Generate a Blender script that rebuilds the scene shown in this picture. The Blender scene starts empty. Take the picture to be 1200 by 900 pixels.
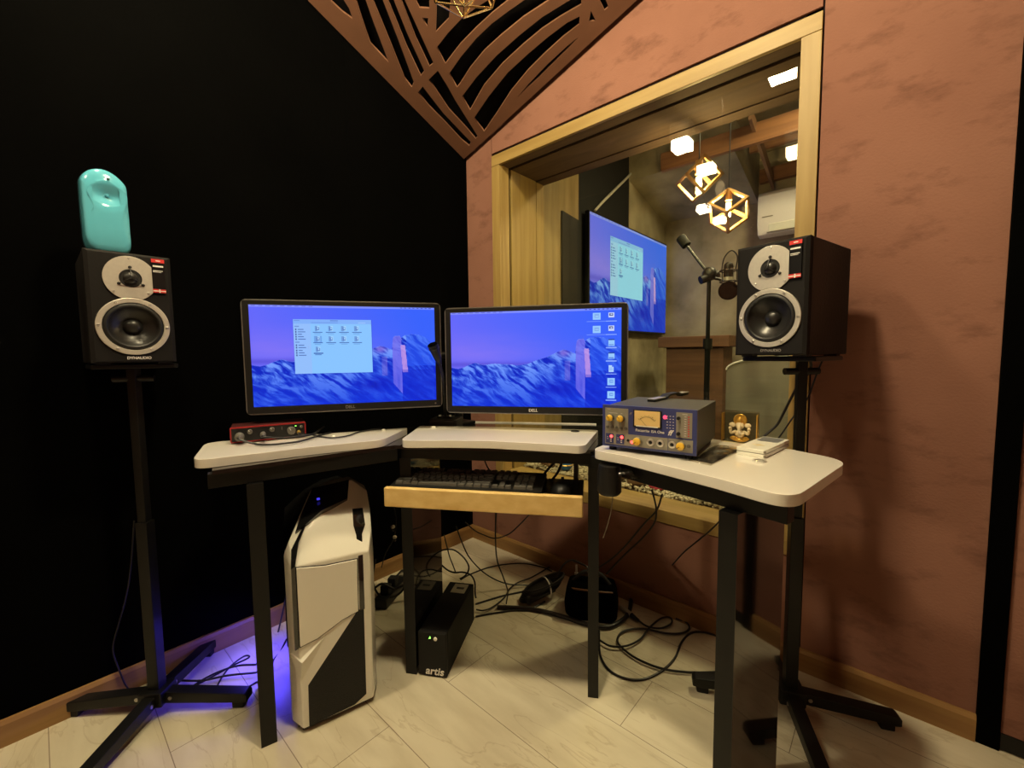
import bpy, bmesh, math, random
import numpy as np
from mathutils import Matrix, Vector
random.seed(7)
C = bpy.context.scene.collection
PI = math.pi
# ------------------------------------------------------------------ camera model (frame taken as 1200x900)
FPX = 499.9
YAW, PIT, ROL = .7305, .0723, -.0115
CAM = np.array([1.6871, -1.5474, 1.0])
FW = np.array([-math.sin(YAW)*math.cos(PIT), math.cos(YAW)*math.cos(PIT), -math.sin(PIT)])
_r = np.array([math.cos(YAW), math.sin(YAW), 0.]); _u = np.cross(_r, FW)
RT = math.cos(ROL)*_r + math.sin(ROL)*_u
UP = np.cross(RT, FW)
def ray(p): return FW + RT*(p[0]-600)/FPX - UP*(p[1]-450)/FPX
def atZ(p, z): d = ray(p); return Vector(CAM + d*((z-CAM[2])/d[2]))
def atX(p, x): d = ray(p); return Vector(CAM + d*((x-CAM[0])/d[0]))
def atY(p, y): d = ray(p); return Vector(CAM + d*((y-CAM[1])/d[1]))
def atD(p, dep): return Vector(CAM + ray(p)*dep)
def depth(v): return float((np.array(v)-CAM)@FW)
def atPL(p, o, n):
    d = ray(p); o = np.array(o); n = np.array(n); return Vector(CAM + d*(((o-CAM)@n)/(d@n)))
def hang(pts, d0, d1):
    n = len(pts)-1; return [atD(p, d0+(d1-d0)*i/n) for i, p in enumerate(pts)]
cam = bpy.data.objects.new('camera', bpy.data.cameras.new('camera')); C.objects.link(cam)
cam.data.sensor_width = 36; cam.data.sensor_fit = 'HORIZONTAL'; cam.data.lens = FPX/1200*36
cam.data.clip_start = .02
Rm = Matrix((RT, UP, -FW)).transposed().to_4x4()
cam.matrix_world = Matrix.Translation(CAM) @ Rm
sc = bpy.context.scene; sc.camera = cam
sc.view_settings.view_transform = 'Standard'; sc.view_settings.look = 'None'
sc.view_settings.gamma = 1; sc.view_settings.exposure = 0; sc.view_settings.use_curve_mapping = False
w = bpy.data.worlds.new('world'); sc.world = w; w.use_nodes = True
w.node_tree.nodes['Background'].inputs[0].default_value = (.01, .008, .006, 1)
w.node_tree.nodes['Background'].inputs[1].default_value = .15

# ------------------------------------------------------------------ materials
def lin(c): return tuple((x/12.92 if x <= .04045 else ((x+.055)/1.055)**2.4) for x in c)
def rgb(r, g, b): return lin((r/255, g/255, b/255))
def mat(name, col, rough=.5, metal=0., col2=None, nscale=20., bump=0., bscale=None, spec=.5, coat=0., stretch=None, sheen=0., emit=None, estr=1., trans=0., ior=1.45, detail=4.):
    m = bpy.data.materials.new(name); m.use_nodes = True
    nt = m.node_tree; b = nt.nodes['Principled BSDF']
    b.inputs['Roughness'].default_value = rough; b.inputs['Metallic'].default_value = metal
    b.inputs['Specular IOR Level'].default_value = spec; b.inputs['Coat Weight'].default_value = coat
    b.inputs['Coat Roughness'].default_value = .06; b.inputs['IOR'].default_value = ior
    b.inputs['Transmission Weight'].default_value = trans
    if sheen: b.inputs['Sheen Weight'].default_value = sheen
    tc = nt.nodes.new('ShaderNodeTexCoord'); mp = nt.nodes.new('ShaderNodeMapping')
    nt.links.new(tc.outputs['Object'], mp.inputs[0])
    if stretch: mp.inputs['Scale'].default_value = stretch
    no = nt.nodes.new('ShaderNodeTexNoise'); no.inputs['Scale'].default_value = nscale; no.inputs['Detail'].default_value = detail
    nt.links.new(mp.outputs[0], no.inputs['Vector'])
    c2 = col2 or tuple(x*.88 for x in col)
    ra = nt.nodes.new('ShaderNodeValToRGB'); ra.color_ramp.elements[0].position = .3; ra.color_ramp.elements[1].position = .7
    ra.color_ramp.elements[0].color = (*c2, 1); ra.color_ramp.elements[1].color = (*col, 1)
    nt.links.new(no.outputs['Fac'], ra.inputs[0]); nt.links.new(ra.outputs[0], b.inputs['Base Color'])
    if bump:
        n2 = nt.nodes.new('ShaderNodeTexNoise'); n2.inputs['Scale'].default_value = bscale or nscale*4
        nt.links.new(mp.outputs[0], n2.inputs['Vector'])
        bp = nt.nodes.new('ShaderNodeBump'); bp.inputs['Strength'].default_value = bump; bp.inputs['Distance'].default_value = .01
        nt.links.new(n2.outputs['Fac'], bp.inputs['Height']); nt.links.new(bp.outputs[0], b.inputs['Normal'])
    if emit:
        b.inputs['Emission Color'].default_value = (*emit, 1); b.inputs['Emission Strength'].default_value = estr
    return m
def wood(name, c1, c2, axis, rough=.45, scale=1., coat=.0):
    st = [26*scale]*3; st[axis] = 1.6*scale
    return mat(name, c1, rough, col2=c2, nscale=1.4, bump=.06, bscale=3., stretch=tuple(st), coat=coat, detail=6.)
M = {}
M['black_fabric'] = mat('black_fabric', (.0011, .0011, .0011), 1., col2=(.0006, .0006, .0006), nscale=3., bump=.15, bscale=90, spec=.03)
M['suede'] = mat('brown_suede', (.265, .130, .094), .95, col2=(.215, .101, .072), nscale=2.6, bump=.12, bscale=160, spec=.12, detail=7.)
def suede_marks(m):
    nt = m.node_tree; b = nt.nodes['Principled BSDF']; src = b.inputs['Base Color'].links[0].from_socket
    tc = nt.nodes.new('ShaderNodeTexCoord'); mp = nt.nodes.new('ShaderNodeMapping'); mp.inputs['Rotation'].default_value = (0, .5, .3); mp.inputs['Scale'].default_value = (1, 1, 2.2)
    nt.links.new(tc.outputs['Object'], mp.inputs[0])
    no = nt.nodes.new('ShaderNodeTexNoise'); no.inputs['Scale'].default_value = 7.; no.inputs['Detail'].default_value = 8.; no.inputs['Roughness'].default_value = .65
    nt.links.new(mp.outputs[0], no.inputs['Vector'])
    ra = nt.nodes.new('ShaderNodeValToRGB'); ra.color_ramp.elements[0].position = .53; ra.color_ramp.elements[1].position = .80
    ra.color_ramp.elements[0].color = (1, 1, 1, 1); ra.color_ramp.elements[1].color = (.5, .46, .46, 1)
    nt.links.new(no.outputs['Fac'], ra.inputs[0])
    mx = nt.nodes.new('ShaderNodeMix'); mx.data_type = 'RGBA'; mx.blend_type = 'MULTIPLY'; mx.inputs[0].default_value = 1.
    nt.links.new(src, mx.inputs[6]); nt.links.new(ra.outputs[0], mx.inputs[7]); nt.links.new(mx.outputs[2], b.inputs['Base Color'])
suede_marks(M['suede'])
M['suede_dark'] = mat('dark_wall_board', (.018, .006, .005), .9, nscale=5)
PINE, PINE2 = (.355, .245, .082), (.265, .17, .048)
for i, a in enumerate('xyz'): M['pine_'+a] = wood('pine_'+a, PINE, PINE2, i, .5)
M['shaded_wood_x'] = wood('shaded_head_wood', (.13, .08, .04), (.092, .055, .027), 0, .85)  # darker tone paints the shade on the underside of the window head
M['base_x'] = wood('baseboard_wood_x', (.31, .175, .06), (.22, .11, .036), 0, .5)
M['base_y'] = wood('baseboard_wood_y', (.31, .175, .06), (.22, .11, .036), 1, .5)
M['tray_wood'] = wood('tray_wood', (.80, .59, .245), (.66, .44, .15), 0, .45)
M['redwood_x'] = wood('beam_wood', (.33, .15, .06), (.2, .085, .035), 0, .6)
M['redwood_y'] = wood('rafter_wood', (.30, .16, .08), (.2, .1, .05), 1, .6)
M['lectern'] = wood('lectern_wood', (.16, .075, .035), (.10, .045, .02), 0, .6)
M['white_top'] = mat('white_laminate', (.80, .77, .70), .12, nscale=3, col2=(.78, .75, .68), coat=.5)
M['white_gloss'] = mat('white_plastic', (.86, .85, .76), .2, nscale=3, col2=(.85, .84, .75), coat=.3)
M['black_gloss'] = mat('black_gloss_laminate', (.008, .008, .008), .06, nscale=4, spec=.75, coat=.6)
M['black_satin'] = mat('black_satin_metal', (.006, .006, .0058), .42, nscale=30, bump=.02, spec=.35)
M['black_plastic'] = mat('black_plastic', (.007, .007, .007), .45, nscale=40)
M['black_rubber'] = mat('black_rubber', (.007, .007, .007), .7, nscale=40)
M['cable'] = mat('cable_rubber', (.009, .008, .008), .42, nscale=40)
M['cable_white'] = mat('white_conduit', (.62, .58, .48), .5, nscale=20)
M['cabinet'] = mat('black_ash_vinyl', (.006, .0042, .004), .6, col2=(.004, .003, .0027), nscale=6, bump=.08, bscale=120, spec=.3)
M['baffle'] = mat('baffle_paint', (.009, .0078, .0076), .7, nscale=40, bump=.05, bscale=300, spec=.2)
M['silver'] = mat('brushed_silver', (.62, .59, .53), .42, metal=.55, nscale=120, col2=(.57, .54, .49))
M['screw'] = mat('steel_screw', (.55, .53, .5), .3, metal=.9)
M['chrome'] = mat('chrome', (.72, .70, .66), .28, metal=.7)
M['cone'] = mat('speaker_cone', (.016, .0155, .015), .33, nscale=60)
M['rubber_roll'] = mat('surround_rubber', (.009, .009, .009), .5)
M['red'] = mat('red_print', (.62, .03, .03), .5)
M['white_print'] = mat('white_print', (.8, .78, .74), .5)
M['grey_print'] = mat('grey_print', (.2, .19, .18), .5)
M['gold_letters'] = mat('bright_letters', (.95, .9, .75), .25, metal=.8)
M['sticker_black'] = mat('black_label', (.008, .008, .009), .25)
M['turquoise'] = mat('turquoise_glaze', (.115, .47, .62), .12, col2=(.095, .42, .57), nscale=8, coat=.8)
M['turq_dark'] = mat('dark_hole', (.01, .06, .07), .4)
M['fret'] = mat('fret_paint', (.19, .088, .05), .55, col2=(.165, .076, .043), nscale=10, bump=.03, bscale=200)
M['fret_back'] = mat('fret_backing_cloth', (.006, .005, .005), 1., bump=.1, bscale=200, spec=.1)
M['brass_wire'] = mat('brass_wire', (.85, .66, .32), .25, metal=1.)
M['concrete'] = mat('bare_concrete', (.46, .40, .26), .9, col2=(.19, .155, .09), nscale=4.2, bump=.35, bscale=18, detail=10.)
M['booth_black'] = mat('booth_black_panel', (.0045, .0042, .004), .8, nscale=5)
M['booth_ceiling'] = mat('booth_ceiling', (.02, .018, .016), .9)
M['booth_grey'] = mat('grey_plastic', (.22, .2, .16), .6, nscale=6)
M['ac_white'] = mat('ac_white', (.72, .68, .68), .35, nscale=3)
M['blue_face'] = mat('blue_faceplate', (.045, .055, .19), .35, nscale=20)
M['grey_panel'] = mat('grey_panel', (.27, .25, .20), .5, nscale=30)
M['yellow_cap'] = mat('yellow_cap', (.85, .52, .05), .4)
M['knob_grey'] = mat('knob_grey', (.12, .11, .09), .5)
M['case_grey'] = mat('grey_case_metal', (.05, .048, .043), .5, nscale=60, bump=.03)
M['cream_dial'] = mat('cream_dial', (.75, .52, .2), .5, emit=(.9, .55, .16), estr=.06)
M['red_case'] = mat('red_metal_case', (.42, .03, .03), .35, metal=.3)
M['led_red'] = mat('red_led', (.6, .02, .02), .3, emit=(1., .06, .05), estr=5.)
M['led_green'] = mat('green_led', (.1, .6, .05), .3, emit=(.25, 1., .1), estr=3.)
M['led_blue'] = mat('blue_led', (.02, .02, .6), .3, emit=(.08, .06, 1.), estr=7.)
M['pouch_dark'] = mat('dark_contents', (.02, .018, .018), .35)
M['gold'] = mat('gold_paint', (.80, .50, .12), .3, metal=.7)
M['ivory'] = mat('ivory_paint', (.78, .70, .60), .4)
M['pebble'] = mat('pale_pebbles', (.60, .52, .36), .7, col2=(.32, .28, .18), nscale=30)
M['driftwood'] = mat('driftwood', (.16, .085, .035), .8, col2=(.08, .045, .02), nscale=25, bump=.3)
M['blue_glaze'] = mat('blue_glaze', (.03, .14, .35), .15, coat=.6)
M['pink_glaze'] = mat('pink_glaze', (.6, .05, .1), .2, coat=.6)
M['orange_glaze'] = mat('orange_glaze', (.65, .25, .05), .3)
M['key'] = mat('key_plastic', (.10, .096, .088), .28)
M['bulb'] = mat('glowing_bulb', (1, .8, .4), .3, emit=(1., .72, .36), estr=450.)
M['cage_wood'] = mat('cage_wood', (.55, .30, .10), .5, nscale=15)
M['fill_glow'] = mat('fill_diffuser', (1, .95, .8), .4, emit=(1., .86, .55), estr=14.)
M['lamp_rim'] = mat('lamp_rim', (.7, .68, .6), .4)
M['grey_label'] = mat('grey_label', (.24, .21, .16), .6)
M['maroon_door'] = M['suede']

def glass_mat(name, tint=(.96, .97, .93), ior=1.45, rough=0.):
    m = bpy.data.materials.new(name); m.use_nodes = True; nt = m.node_tree
    for n in list(nt.nodes): nt.nodes.remove(n)
    o = nt.nodes.new('ShaderNodeOutputMaterial'); mx = nt.nodes.new('ShaderNodeMixShader')
    t = nt.nodes.new('ShaderNodeBsdfTransparent'); g = nt.nodes.new('ShaderNodeBsdfGlossy'); f = nt.nodes.new('ShaderNodeFresnel')
    t.inputs[0].default_value = (*tint, 1); g.inputs['Roughness'].default_value = rough; f.inputs[0].default_value = ior
    g.inputs[0].default_value = (.9, .9, .9, 1)
    ge = nt.nodes.new('ShaderNodeNewGeometry'); ml = nt.nodes.new('ShaderNodeMath'); ml.operation = 'SUBTRACT'; ml.use_clamp = True   # only the outer face of each sheet mirrors
    nt.links.new(f.outputs[0], ml.inputs[0]); nt.links.new(ge.outputs['Backfacing'], ml.inputs[1])
    nt.links.new(ml.outputs[0], mx.inputs[0]); nt.links.new(t.outputs[0], mx.inputs[1]); nt.links.new(g.outputs[0], mx.inputs[2]); nt.links.new(mx.outputs[0], o.inputs[0])
    return m
M['glass'] = glass_mat('window_glass')
M['film'] = glass_mat('clear_film', (.85, .83, .78), 1.5, .08)
M['bulb_glass'] = glass_mat('bulb_glass', (.98, .93, .8), 1.45)
M['acrylic'] = glass_mat('clear_acrylic', (.96, .92, .78), 1.42, .03)

def floor_mat():
    m = bpy.data.materials.new('marbled_floor_planks'); m.use_nodes = True; nt = m.node_tree; b = nt.nodes['Principled BSDF']
    tc = nt.nodes.new('ShaderNodeTexCoord'); L = nt.links.new
    mp = nt.nodes.new('ShaderNodeMapping'); mp.inputs['Location'].default_value = (-.711+.0, .97, 0); L(tc.outputs['Object'], mp.inputs[0])
    br = nt.nodes.new('ShaderNodeTexBrick'); br.inputs['Scale'].default_value = 1.; br.inputs['Brick Width'].default_value = .82; br.inputs['Row Height'].default_value = .2045
    br.inputs['Mortar Size'].default_value = .0011; br.inputs['Mortar Smooth'].default_value = .2; br.offset = .43; br.offset_frequency = 2
    br.inputs['Color1'].default_value = (.67, .615, .475, 1); br.inputs['Color2'].default_value = (.62, .565, .43, 1); br.inputs['Mortar'].default_value = (.25, .2, .14, 1); br.inputs['Bias'].default_value = 0
    L(mp.outputs[0], br.inputs['Vector'])
    m2 = nt.nodes.new('ShaderNodeMapping'); m2.inputs['Scale'].default_value = (1.1, 4.2, 1); m2.inputs['Rotation'].default_value = (0, 0, .25); L(tc.outputs['Object'], m2.inputs[0])
    n1 = nt.nodes.new('ShaderNodeTexNoise'); n1.inputs['Scale'].default_value = 2.2; n1.inputs['Detail'].default_value = 9; n1.inputs['Distortion'].default_value = 1.3; L(m2.outputs[0], n1.inputs['Vector'])
    r1 = nt.nodes.new('ShaderNodeValToRGB')
    e = r1.color_ramp.elements; e[0].position = .485; e[0].color = (1, 1, 1, 1); e[1].position = .515; e[1].color = (1, 1, 1, 1)
    k = e.new(.50); k.color = (.74, .69, .62, 1)
    L(n1.outputs['Fac'], r1.inputs[0])
    n2 = nt.nodes.new('ShaderNodeTexNoise'); n2.inputs['Scale'].default_value = 3.5; n2.inputs['Detail'].default_value = 6; L(m2.outputs[0], n2.inputs['Vector'])
    r2 = nt.nodes.new('ShaderNodeValToRGB'); r2.color_ramp.elements[0].position = .35; r2.color_ramp.elements[0].color = (.84, .82, .78, 1); r2.color_ramp.elements[1].position = .62; r2.color_ramp.elements[1].color = (1, 1, 1, 1)
    L(n2.outputs['Fac'], r2.inputs[0])
    x1 = nt.nodes.new('ShaderNodeMix'); x1.data_type = 'RGBA'; x1.blend_type = 'MULTIPLY'; x1.inputs[0].default_value = .6
    x2 = nt.nodes.new('ShaderNodeMix'); x2.data_type = 'RGBA'; x2.blend_type = 'MULTIPLY'; x2.inputs[0].default_value = 1
    L(br.outputs['Color'], x1.inputs[6]); L(r1.outputs[0], x1.inputs[7]); L(x1.outputs[2], x2.inputs[6]); L(r2.outputs[0], x2.inputs[7]); L(x2.outputs[2], b.inputs['Base Color'])
    b.inputs['Roughness'].default_value = .38
    return m
M['floor'] = floor_mat()

# ------------------------------------------------------------------ building helpers
MAT4 = {}
def fr(o, ex, ey, ez=None):
    ex = Vector(ex).normalized(); ey = Vector(ey).normalized(); ez = Vector(ez).normalized() if ez else ex.cross(ey)
    m = Matrix((ex, ey, ez)).transposed().to_4x4(); m.translation = Vector(o); return m
def rotz(o, a): return Matrix.Translation(Vector(o)) @ Matrix.Rotation(a, 4, 'Z')
def xf(v): return Matrix.Translation(Vector(v))
class MB:
    def __init__(s, m=None): s.bm = bmesh.new(); s.M = m.copy() if m else Matrix()
    def V(s, p, m=None): p = Vector(p); p = (m @ p) if m else p; return s.bm.verts.new(s.M @ p)
    def F(s, vs):
        try: return s.bm.faces.new(vs)
        except ValueError: return None
    def box(s, x0, x1, y0, y1, z0, z1, m=None):
        v = [s.V((x, y, z), m) for z in (z0, z1) for y in (y0, y1) for x in (x0, x1)]
        for q in ((0, 2, 3, 1), (4, 5, 7, 6), (0, 1, 5, 4), (2, 6, 7, 3), (0, 4, 6, 2), (1, 3, 7, 5)): s.F([v[i] for i in q])
        return s
    def prism(s, poly, z0, z1, plane='xy', m=None):
        def mk(a, b, c): return {'xy': (a, b, c), 'xz': (a, c, b), 'yz': (c, a, b)}[plane]
        lo = [s.V(mk(a, b, z0), m) for a, b in poly]; hi = [s.V(mk(a, b, z1), m) for a, b in poly]; n = len(poly)
        s.F(lo[::-1]); s.F(hi)
        for i in range(n): s.F([lo[i], lo[(i+1) % n], hi[(i+1) % n], hi[i]])
        return s
    def loft(s, loops, cap=True, m=None):
        L = [[s.V(p, m) for p in lp] for lp in loops]; n = len(L[0])
        for a, b in zip(L, L[1:]):
            for i in range(n): s.F([a[i], a[(i+1) % n], b[(i+1) % n], b[i]])
        if cap: s.F(L[0][::-1]); s.F(L[-1])
        return s
    def quad(s, pts, m=None): s.F([s.V(p, m) for p in pts]); return s
    def cyl(s, p0, p1, r0, r1=None, n=20, m=None):
        p0 = Vector(p0); p1 = Vector(p1); r1 = r0 if r1 is None else r1
        z = (p1-p0).normalized(); x = z.orthogonal().normalized(); y = z.cross(x)
        return s.loft([[p+(x*math.cos(t)+y*math.sin(t))*r for t in [2*PI*i/n for i in range(n)]] for p, r in ((p0, r0), (p1, r1))], m=m)
    def lathe(s, prof, n=28, m=None):
        # around local z
        L = []
        for r, z in prof:
            L.append([s.V((r*math.cos(2*PI*i/n), r*math.sin(2*PI*i/n), z), m) for i in range(n)] if r > 1e-6 else [s.V((0, 0, z), m)])
        for a, b in zip(L, L[1:]):
            for i in range(n):
                j = (i+1) % n
                if len(a) == 1 and len(b) == 1: continue
                if len(a) == 1: s.F([a[0], b[j], b[i]])
                elif len(b) == 1: s.F([a[i], a[j], b[0]])
                else: s.F([a[i], a[j], b[j], b[i]])
        return s
    def ball(s, c, r, n=14, sc=(1, 1, 1), m=None):
        k = n//2; c = Vector(c)
        mm = Matrix.Translation(c) @ Matrix.Diagonal((*sc, 1)); mm = m @ mm if m else mm
        return s.lathe([(r*math.sin(PI*i/k) if 0 < i < k else 0, -r*math.cos(PI*i/k)) for i in range(k+1)], n, mm)
    def tube(s, pts, r, n=8, samp=6, closed=False, m=None):
        P = spline(pts, samp, closed) if samp else [Vector(p) for p in pts]
        if len(P) < 2: return s
        rs = r if isinstance(r, (list, tuple)) else None
        t = (P[1]-P[0]).normalized(); x = t.orthogonal().normalized(); loops = []
        for i, p in enumerate(P):
            if closed: t = (P[(i+1) % len(P)]-P[i-1])
            else: t = P[min(i+1, len(P)-1)]-P[max(i-1, 0)]
            if t.length < 1e-9: t = Vector((0, 0, 1))
            t.normalize(); x = (x-t*x.dot(t)); x = x.normalized() if x.length > 1e-6 else t.orthogonal().normalized(); y = t.cross(x)
            ri = r if rs is None else rs[0]+(rs[1]-rs[0])*i/(len(P)-1)
            loops.append([p+(x*math.cos(a)+y*math.sin(a))*ri for a in [2*PI*k/n for k in range(n)]])
        if closed: loops.append(loops[0])
        return s.loft(loops, cap=not closed, m=m)
    def build(s, name, m, parent=None, bevel=0., seg=2, smooth=True, ang=38, tag=None):
        bm = s.bm
        bmesh.ops.remove_doubles(bm, verts=bm.verts, dist=1e-6)
        bmesh.ops.recalc_face_normals(bm, faces=bm.faces)
        if bevel:
            ed = [e for e in bm.edges if len(e.link_faces) == 2 and e.calc_face_angle(0) > math.radians(25)]
            bmesh.ops.bevel(bm, geom=ed, offset=bevel, segments=seg, affect='EDGES', profile=.5, clamp_overlap=True)
        me = bpy.data.meshes.new(name); bm.to_mesh(me); bm.free()
        if smooth:
            me.polygons.foreach_set('use_smooth', [True]*len(me.polygons)); me.set_sharp_from_angle(angle=math.radians(ang))
        mm = M[m] if isinstance(m, str) else m
        me.materials.append(mm)
        o = bpy.data.objects.new(name, me); C.objects.link(o)
        if parent: o.parent = parent
        if bevel:
            wn_ = o.modifiers.new('weighted_normals', 'WEIGHTED_NORMAL'); wn_.keep_sharp = True; wn_.weight = 100
        return o
def spline(pts, samp, closed=False):
    P = [Vector(p) for p in pts]
    if len(P) < 3: return P
    n = len(P); out = []
    rng = n if closed else n-1
    for i in range(rng):
        p1, p2 = P[i], P[(i+1) % n]
        p0 = P[i-1] if (i > 0 or closed) else p1*2-p2
        p3 = P[(i+2) % n] if (i+2 < n or closed) else p2*2-p1
        for k in range(samp):
            t = k/samp
            out.append(.5*((2*p1)+(p2-p0)*t+(2*p0-5*p1+4*p2-p3)*t*t+(3*p1-p0-3*p2+p3)*t**3))
    if not closed: out.append(P[-1])
    return out
def roundpoly(pts, seg=6):
    # pts: (x, y[, r]) -> corners rounded with radius-like inset r
    out = []; n = len(pts)
    for i, p in enumerate(pts):
        r = p[2] if len(p) > 2 else 0; c = Vector(p[:2])
        if r <= 0: out.append(tuple(c)); continue
        a = Vector(pts[i-1][:2]); b = Vector(pts[(i+1) % n][:2])
        pa = c+(a-c).normalized()*min(r, (a-c).length*.45); pb = c+(b-c).normalized()*min(r, (b-c).length*.45)
        for k in range(seg+1):
            t = k/seg; out.append(tuple(pa*(1-t)**2+c*2*t*(1-t)+pb*t*t))
    return out
def thing(name, label, cat, m, group=None):
    o = bpy.data.objects.new(name, None); C.objects.link(o); o.empty_display_size = .05
    o.matrix_world = m; o['label'] = label; o['category'] = cat
    if group: o['group'] = group
    return o
def tag(o, label, cat, group=None, kind=None):
    o['label'] = label; o['category'] = cat
    if group: o['group'] = group
    if kind: o['kind'] = kind
    return o
def struct(o, label=None):
    o['kind'] = 'structure'
    if label: o['label'] = label
    return o
def inv(o): return o.matrix_basis.inverted()
def text(name, body, size, m, parent, mt, extrude=.0004, align='CENTER', bold=0.):
    cu = bpy.data.curves.new(name, 'FONT'); cu.body = body; cu.size = size; cu.extrude = extrude; cu.align_x = align; cu.align_y = 'CENTER'; cu.offset = bold
    t = bpy.data.objects.new(name, cu); C.objects.link(t)
    bpy.context.view_layer.update()
    me = bpy.data.meshes.new_from_object(t.evaluated_get(bpy.context.evaluated_depsgraph_get()))
    bpy.data.objects.remove(t); bpy.data.curves.remove(cu)
    me.transform(m); me.name = name; me.materials.clear(); me.materials.append(M[mt])
    o = bpy.data.objects.new(name, me); C.objects.link(o); o.parent = parent
    return o
def dup(root, m, label, group=None, skip=()):
    r = root.copy(); C.objects.link(r); r.matrix_world = m; r['label'] = label
    if group: r['group'] = group
    for ch in list(root.children):
        c = ch.copy(); C.objects.link(c); c.parent = r
        for g in ch.children:
            d = g.copy(); C.objects.link(d); d.parent = c
    return r
def cable(label, pts, r=.003, group=None, m='cable', name='cable', cat='cable', samp=7):
    o = MB().tube(pts, r, 8, samp).build(name, m); tag(o, label, cat, group); return o
def floorpts(pxs, z): return [atZ(p, z) for p in pxs]
XZ = Matrix.Rotation(PI/2, 4, 'X')     # a flat xy shape stood up in the xz plane, its face looking to -y
# ================================================================== ROOM SHELL
CEIL = 2.62
XF, YB = 3.3, -3.5
struct(MB().box(-.12, XF, YB, .0, -.06, 0).build('floor', 'floor', smooth=False))
struct(MB().box(-.12, XF+.1, YB-.1, .345, CEIL, CEIL+.08).build('ceiling', mat('ceiling_paint', (.055, .04, .03), .9), smooth=False))
b = MB()
b.box(-.12, 0, -.643, .345, 0, CEIL); b.box(-.12, -.0015, -.652, -.643, 0, CEIL); b.box(-.12, 0, -.75, -.652, 0, CEIL); b.box(-.12, -.0008, YB, -.75, 0, CEIL)
struct(b.build('wall_left', 'black_fabric', smooth=False))
# the wall with the studio window: a dark board carrying suede covered panels
b = MB()
X0, X1, Z0, Z1 = .186, 1.499, .354, 1.956
b.box(0, X0+.04, .008, .345, 0, CEIL); b.box(X1-.04, XF, .008, .345, 0, CEIL); b.box(X0, X1, .008, .345, 0, Z0+.03); b.box(X0, X1, .008, .345, Z1-.045, CEIL)
wr = struct(b.build('wall_right', 'suede_dark', smooth=False))
for (xa, xb, za, zb) in ((.001, X0-.004, 0, CEIL), (X0, X1-.001, Z1+.0125, CEIL), (X0, X1-.02, 0, Z0-.002), (X1+.004, 1.8785, 0, CEIL)):
    MB().box(xa, xb, 0, .009, za, zb).build('fabric_panel', 'suede', wr, bevel=.0015)
MB().box(X1-.017, X1+.001, .001, .009, 0, Z0-.004).build('fabric_panel', 'suede', wr, bevel=.001)
struct(MB().box(XF, XF+.1, YB, .3, 0, CEIL).build('wall_east', 'suede', smooth=False))
struct(MB().box(-.1, XF+.1, YB-.1, YB, 0, CEIL).build('wall_back', 'suede', smooth=False))
prof = [(0, 0), (.014, 0), (.014, .058), (.009, .068), (0, .068)]
struct(MB().prism([(x, z) for x, z in prof], YB, -.0005, 'xz').build('baseboard_left', 'base_y', smooth=False))
struct(MB().prism([(-y, z) for y, z in prof], .0145, 1.8785, 'yz').build('baseboard_right', 'base_x', smooth=False))
struct(MB().box(1.879, 1.9195, -.012, .008, 0, CEIL).build('trim_1', 'black_fabric', bevel=.002))
d = struct(MB().box(1.921, 2.75, -.002, .006, .004, 2.1).build('door_1', 'suede', smooth=False))
MB().box(1.921, 2.75, -.006, -.0022, .004, .045).build('kick_strip', 'black_satin', d)
struct(MB().box(2.751, 2.79, -.012, .008, 0, CEIL).build('trim_2', 'black_fabric', bevel=.002))

# ================================================================== STUDIO WINDOW
wn = bpy.data.objects.new('window_1', None); C.objects.link(wn); struct(wn, 'wooden framed double glazed studio window in the brown wall')
cw = .0505
MB().box(X0, X1, -.004, .012, Z1-cw, Z1).build('casing_board', 'pine_x', wn, bevel=.002)
MB().box(X0, X1, -.004, .012, Z0, Z0+cw-.004).build('casing_board', 'pine_x', wn, bevel=.002)
MB().box(X0, X0+cw, -.0041, .012, Z0+cw-.003, Z1-cw-.001).build('casing_board', 'pine_z', wn, bevel=.002)
MB().box(X1-cw, X1, -.0041, .012, Z0+cw-.003, Z1-cw-.001).build('casing_board', 'pine_z', wn, bevel=.002)
xi, xo, zi, zs = X0+cw, X1-cw, Z1-cw, .402
for xa, xb in ((xi-.02, xi), (xo, xo+.02)):
    for ya, yb, dx in ((.013, .066, 0), (.083, .278, .001), (.280, .345, .003)):
        e = dx if xa < 1 else -dx
        MB().box(xa+e, xb+e, ya, yb, zs-.02, zi+.02).build('jamb_board', 'pine_z', wn, bevel=.0012)
for ya, yb, dz in ((.013, .066, 0), (.083, .278, .002), (.280, .345, .006)):
    MB().box(xi-.018, xo+.018, ya, yb, zi-dz, zi+.018).build('head_board', 'shaded_wood_x', wn, bevel=.0012)
MB().box(xi-.018, xo+.018, -.003, .142, zs-.025, zs).build('sill_board', 'pine_x', wn, bevel=.0015)
MB().box(xi-.018, xo+.018, .143, .345, zs-.04, zs-.006).build('pebble_tray', 'driftwood', wn)
MB().box(xi-.001, xo+.001, .071, .077, zs+.0005, zi-.0005).build('glass_pane', 'glass', wn, smooth=False)
MB().box(xi-.001, xo+.001, .337, .343, zs-.005, zi-.007).build('glass_pane', 'glass', wn, smooth=False)
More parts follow.
